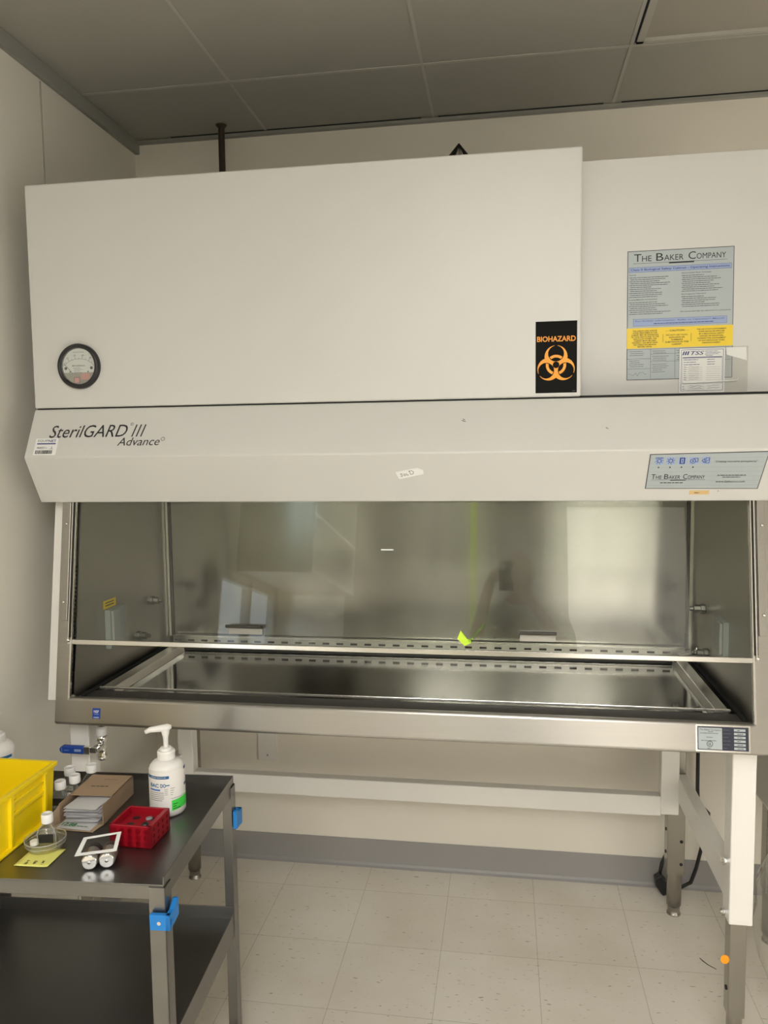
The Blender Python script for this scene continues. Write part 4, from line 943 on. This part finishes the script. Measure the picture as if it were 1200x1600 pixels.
# batteries in an opened blister pack
bd = Vector((-.005, .055, 0)); Tk = Matrix.Translation((.4120, -.540, ZT0)) @ Matrix.Rotation(R(17), 4, 'Z')
b0 = thing('battery', 'left battery of the pair in the opened pack, copper wrapper', 'battery', (0, 0, 0), 'batteries in the opened pack')
g = MB(); rb = .0163
g.lathe([(.0, .0015), (.006, .001), (.0065, 0), (.0135, 0), (.0150, .001), (rb, .003), (rb, .042), (rb*.94, .043)], m_batt, axis='Y', c=(0, 0, rb), n=32)
g.build('casing', b0).matrix_parent_inverse = Matrix.Identity(4)
g = MB(); g.lathe([(rb+.0002, .036), (rb+.0002, .052), (rb*.85, .0545), (.005, .055), (.005, .058), (0, .058)], m_blk, axis='Y', c=(0, 0, rb), n=32); g.build('black_band', b0).matrix_parent_inverse = Matrix.Identity(4)
g = MB()
for r0, r1, hh in ((.0, .0035, -.0012), (.0058, .0072, -.0006), (.0095, .0108, -.0006), (.0128, .0152, -.0010)): g.lathe([(max(r0, 1e-4), hh), (r1, hh), (r1, .001)], m_chrome, axis='Y', c=(0, 0, rb), n=28)

for r0, r1, hh in ((.0076, .0092, .0002), (.0112, .0126, .0002)): g.lathe([(r0, -.0003), (r1, -.0003)], m_greyp, axis='Y', c=(0, 0, rb), n=28)
g.build('end_cap', b0).matrix_parent_inverse = Matrix.Identity(4)
g = MB(); 
for k in range(8):
    a = PI*.55+k*.06; 
g.lathe([(rb+.0003, .004), (rb+.0003, .035)], m_copper, axis='Y', c=(0, 0, rb), n=32); 
g.mats and None
wv = MB(); nn = 10; vs = []
for k in range(nn+1):
    a = PI*.62+k*.10
    for y in (.004, .036): vs.append(((rb+.0003)*math.cos(a), y, rb+(rb+.0003)*math.sin(a)))
wv.add(vs, [(2*k, 2*k+2, 2*k+3, 2*k+1) for k in range(nn)], m_copper, True)
lab(wv.build('wrapper_stripe', b0), 'copper stripe'); bpy.data.objects['wrapper_stripe'].matrix_parent_inverse = Matrix.Identity(4)
b0.matrix_basis = Tk @ Matrix.Translation((.0175, 0, 0))
dup(b0, Tk @ Matrix.Translation((.034, .002, 0)) @ Tk.inverted(), 'right battery of the pair in the opened pack, nearest the red rack')
bl = thing('blister_pack', 'torn open white-edged clear battery pack lying over two batteries', 'package', tuple(Tk @ Vector((.035, .03, 0))))
Tl = Tk @ Matrix.Translation((.0, .002, .0335)) @ Matrix.Rotation(R(11), 4, 'X') 
g = MB(); o4 = [(-.010, -.004), (.072, .002), (.071, .062), (-.004, .052)]; i4 = [(.000, .004), (.064, .009), (.063, .056), (.004, .047)]
for k in range(4):
    a, b, c, d = o4[k], o4[(k+1) % 4], i4[(k+1) % 4], i4[k]
    g.prism([a, b, c, d], lambda p, q_, h: tuple(Tl @ Vector((p, q_, h))), 0, .0012, m_paper)
g.build('card_frame', bl)
g = MB(); g.add([tuple(Tl @ Vector((a, b, .0006))) for a, b in i4], [(0,1,2,3)], clear('window_film', (.98, .98, .98, 1), 1.35, .05)); g.build('clear_window', bl)

# sticky note, petri dish with small flask
nt_ = thing('sticky_note', 'yellow sticky note with handwriting under the petri dish', 'note', (.30, -.50, ZT0))
FNo = Fr((.262, -.5395, ZT0), (1, .03, 0), (-.07, 1, 0)); g = MB()
n = 8; vs = []
for j in range(n+1):
    for i in range(n+1): 
        a, b = i/n, j/n; vs.append(FNo(.0745*a, .0745*b, .0006+.0016*max(0, a-.7)**2*10*(1-b)))
g.add(vs, [(j*(n+1)+i, j*(n+1)+i+1, (j+1)*(n+1)+i+1, (j+1)*(n+1)+i) for j in range(n) for i in range(n)], m_note, True); g.build('paper', nt_, solid=.0002)
g = MB()
for cx_, pts in ((.017, [[(0, .019), (.006, .018)], [(.003, .018), (.003, .012)], [(0, .009), (.004, .012), (.006, .009), (.001, .005), (.006, .005), (.003, .009)]]), (.034, [[(0, .019), (.007, .017), (.001, .013), (.006, .012), (.004, .006)], [(.002, .016), (.003, .007)]]), (.051, [[(0, .020), (.005, .019), (.001, .014), (.006, .013)], [(.002, .008), (.006, .007)], [(.003, .02), (.004, .013)]])):
    for s in pts: stroke(g, FNo, [(cx_+a*1.2, b+.002) for a, b in s], .0013, m_ink, .0014)
g.build('handwriting', nt_)
pd = thing('petri_dish', 'clear round petri dish on the sticky note holding a small flask', 'dish', (.2845, -.460, ZT0))
DX, DY, DR = .2845, -.4600, .0420; zd = ZT0+.0030
MB().lathe([(0, 0), (DR-.004, 0), (DR-.002, .002), (DR, .018), (DR+.001, .019), (DR, .0195), (DR-.0018, .018), (DR-.0035, .003)], m_plastic, c=(DX, DY, zd), n=48).build('dish_body', pd)
g = MB()
for zz_, rr in ((.0188, DR+.0003), (.010, DR-.0004)):
    pts = [(DX+rr*math.cos(2*PI*k/48), DY+rr*math.sin(2*PI*k/48), zd+zz_) for k in range(49)]; g.tube(pts, .0011 if zz_ > .015 else .0006, m_edge, 6)
g.build('rim', pd)
f5 = flask('small flask with white cap and black label standing in the petri dish', .2930, -.463, .15, wd=.040, dp=.020, hb=.052, capr=.0125, black=True, grp='flask in the petri dish')
f5.location.z = zd+.0012; del f5['group']
vl = MB(); vl.cyl(.009, 0, .008, m_paper, c=(.266, -.472, zd+.0085), n=20); vl.cyl(.0085, 0, .0085, m_plastic, c=(.266, -.472, zd+.0002), n=20)
tag(vl.build('small_vial'), 'tiny clear vial with white lid lying low in the petri dish', 'vial')

# ================================================================ BEHIND THE CAMERA (seen only as reflections)
sh = thing('wall_shelf', 'brown-ended white wall cabinet with open shelves on the left wall, seen reflected in the sash', 'wall cabinet', (XW, -2.3, 1.55))
SY0, SY1, SZ0, SZ1 = -2.95, -1.82, 1.545, 2.45; SX1 = XW+.40
g = MB().box((XW+.001, SY1-.02, SZ0), (SX1, SY1, SZ1), m_wood); lab(g.build('end_panel', sh), 'brown end panel')
g = MB(); g.box((XW+.001, SY0, SZ0), (SX1, SY0+.02, SZ1), m_white2).box((XW+.001, SY0, SZ0), (XW+.01, SY1-.02, SZ1), m_white2)
for z in (SZ0, SZ0+.3, SZ0+.6, SZ1-.02): g.box((XW+.001, SY0, z), (SX1, SY1-.02, z+.02), m_white2)
g.box((SX1, SY0, SZ0-.002), (SX1+.004, SY1, SZ0+.024), m_white2); g.build('carcass', sh)
st_ = MB().box((.975, YR+.001, .3), (1.03, YR+.012, 2.6), mat('streak_helper_lime', (.45, .60, .08, 1), .5)).build('streak_helper'); tag(st_, 'vertical lime green strip added on the rear wall to give the reflected streak', 'strip')  # added unseen strip, there only to throw a lime streak into the steel

# the photographer: seen faintly in the sash glass
def skin_body(name, joints, bones, m, parent, sub=2):
    me = bpy.data.meshes.new(name); names = list(joints); me.from_pydata([joints[k][0] for k in names], [(names.index(a), names.index(b)) for a, b in bones], [])
    o = bpy.data.objects.new(name, me); C.objects.link(o)
    sk = o.modifiers.new('skin', 'SKIN'); sk.use_smooth_shade = True
    layer = me.skin_vertices[0] if me.skin_vertices else None
    if layer is None:
        bm = bmesh.new(); bm.from_mesh(me); bm.verts.layers.skin.new(); bm.to_mesh(me); bm.free(); layer = me.skin_vertices[0]
    for i, k in enumerate(names):
        r = joints[k][1]; layer.data[i].radius = r if isinstance(r, tuple) else (r, r); layer.data[i].use_root = (i == 0)
    ss = o.modifiers.new('sub', 'SUBSURF'); ss.levels = sub; ss.render_levels = sub
    me.materials.append(m)
    if parent: o.parent = parent; o.matrix_parent_inverse = world_of(parent).inverted()
    return o
HX, HY = 1.36, -2.33
pe = thing('person', 'bald person in a pale shirt holding up a phone, seen reflected in the glass sash', 'person', (HX, HY-.05, 0))
J = {'pelvis': ((HX, HY-.06, .95), (.16, .11)), 'belly': ((HX, HY-.05, 1.10), (.15, .11)), 'chest': ((HX, HY-.05, 1.30), (.17, .11)), 'collar': ((HX, HY-.04, 1.43), (.09, .08)),
     'neck': ((HX, HY-.03, 1.51), .055), 'skull': ((HX-.01, HY, 1.60), .075), 'crown': ((HX-.015, HY, 1.68), .07)}
B = [('pelvis', 'belly'), ('belly', 'chest'), ('chest', 'collar'), ('collar', 'neck'), ('neck', 'skull'), ('skull', 'crown')]
for s, sd_ in (('l', -1), ('r', 1)):
    J['sh'+s] = ((HX+sd_*.185, HY-.05, 1.40), .062); J['el'+s] = ((HX+sd_*.27, HY+.03, 1.16), .045); J['wr'+s] = ((CAM.x+sd_*.085, CAM.y-.06, 1.50), .028); J['pa'+s] = ((CAM.x+sd_*.070, CAM.y-.035, 1.56), (.030, .018))
    J['hip'+s] = ((HX+sd_*.095, HY-.06, .86), .095); J['kn'+s] = ((HX+sd_*.11, HY-.04, .48), .060); J['an'+s] = ((HX+sd_*.115, HY-.08, .09), .042); J['to'+s] = ((HX+sd_*.125, HY+.09, .045), (.045, .035))
    B += [('collar', 'sh'+s), ('sh'+s, 'el'+s), ('el'+s, 'wr'+s), ('wr'+s, 'pa'+s), ('pelvis', 'hip'+s), ('hip'+s, 'kn'+s), ('kn'+s, 'an'+s), ('an'+s, 'to'+s)]
    for k in range(4):
        a = J['pa'+s][0]; q = Vector(a)+Vector((-sd_*.006, .012, .020-.016*k)); e1 = q+Vector((-sd_*.012, .012, .002)); e2 = e1+Vector((-sd_*.022, -.002-.003*k, 0))
        J['f%d0'%k+s] = (tuple(q), .009); J['f%d1'%k+s] = (tuple(e1), .0085); J['f%d2'%k+s] = (tuple(e2), .0075)
        B += [('pa'+s, 'f%d0'%k+s), ('f%d0'%k+s, 'f%d1'%k+s), ('f%d1'%k+s, 'f%d2'%k+s)]
    a = Vector(J['pa'+s][0]); J['t0'+s] = (tuple(a+Vector((-sd_*.012, -.012, -.012))), .010); J['t1'+s] = (tuple(a+Vector((-sd_*.034, -.014, -.004))), .009)
    B += [('pa'+s, 't0'+s), ('t0'+s, 't1'+s)]
bodyo = skin_body('body', J, B, m_skin, pe)
# face
hd = MB(); hc = Vector((HX-.012, HY+.012, 1.625))
def ell(mb, c, r, m, n=20, k=12):
    mb.add([tuple(Vector(c)+Vector((r[0]*math.sin(PI*j/k)*math.cos(2*PI*i/n), r[1]*math.sin(PI*j/k)*math.sin(2*PI*i/n), r[2]*math.cos(PI*j/k)))) for j in range(k+1) for i in range(n)], [(j*n+i, j*n+(i+1) % n, (j+1)*n+(i+1) % n, (j+1)*n+i) for j in range(k) for i in range(n)], m, True)
ell(hd, hc, (.076, .098, .118), m_skin)
for s in (-1, 1): ell(hd, hc+Vector((s*.078, -.005, 0)), (.010, .018, .030), m_skin); ell(hd, hc+Vector((s*.032, .086, .010)), (.012, .008, .008), m_paper); ell(hd, hc+Vector((s*.032, .093, .010)), (.005, .003, .005), m_blk)
hd.tube([hc+Vector((0, .092, .015)), hc+Vector((0, .108, -.012)), hc+Vector((0, .112, -.026)), hc+Vector((0, .095, -.032))], [.007, .010, .013, .008], m_skin)
ell(hd, hc+Vector((0, .082, -.060)), (.024, .010, .006), mat('lips', (.30, .13, .11, 1), .5)); hd.build('face', pe)
# clothing follows the body
JS = {k: (J[k][0], tuple(x+.012 for x in (J[k][1] if isinstance(J[k][1], tuple) else (J[k][1],)*2))) for k in ('pelvis', 'belly', 'chest', 'collar', 'shl', 'shr', 'ell', 'elr')}
for s in 'lr':
    a, b = Vector(J['sh'+s][0]), Vector(J['el'+s][0]); JS['el'+s] = (tuple(a.lerp(b, .8)), .058)
skin_body('shirt', JS, [('pelvis', 'belly'), ('belly', 'chest'), ('chest', 'collar'), ('collar', 'shl'), ('collar', 'shr'), ('shl', 'ell'), ('shr', 'elr')], m_shirt, pe)
JT = {k: (J[k][0], tuple(x+.012 for x in (J[k][1] if isinstance(J[k][1], tuple) else (J[k][1],)*2))) for k in ('pelvis', 'hipl', 'hipr', 'knl', 'knr', 'anl', 'anr')}
skin_body('trousers', JT, [('pelvis', 'hipl'), ('pelvis', 'hipr'), ('hipl', 'knl'), ('hipr', 'knr'), ('knl', 'anl'), ('knr', 'anr')], m_trouser, pe)
ph = thing('phone', 'dark phone held up in both hands by the person', 'phone', (CAM.x, CAM.y-.03, 1.5))
pcx = CAM - fw*.030
Tp = Matrix.Translation(pcx - u2*.055 + r2*.0) @ Matrix(((r2.x, u2.x, -fw.x, 0), (r2.y, u2.y, -fw.y, 0), (r2.z, u2.z, -fw.z, 0), (0, 0, 0, 1)))
MB().box((-.037, -.075, 0), (.037, .075, .008), m_blk, Tp).build('phone_body', ph, bevel=.003)
MB().box((-.033, .035, -.0015), (-.002, .070, .001), m_greyp, Tp).build('camera_bump', ph, bevel=.001)
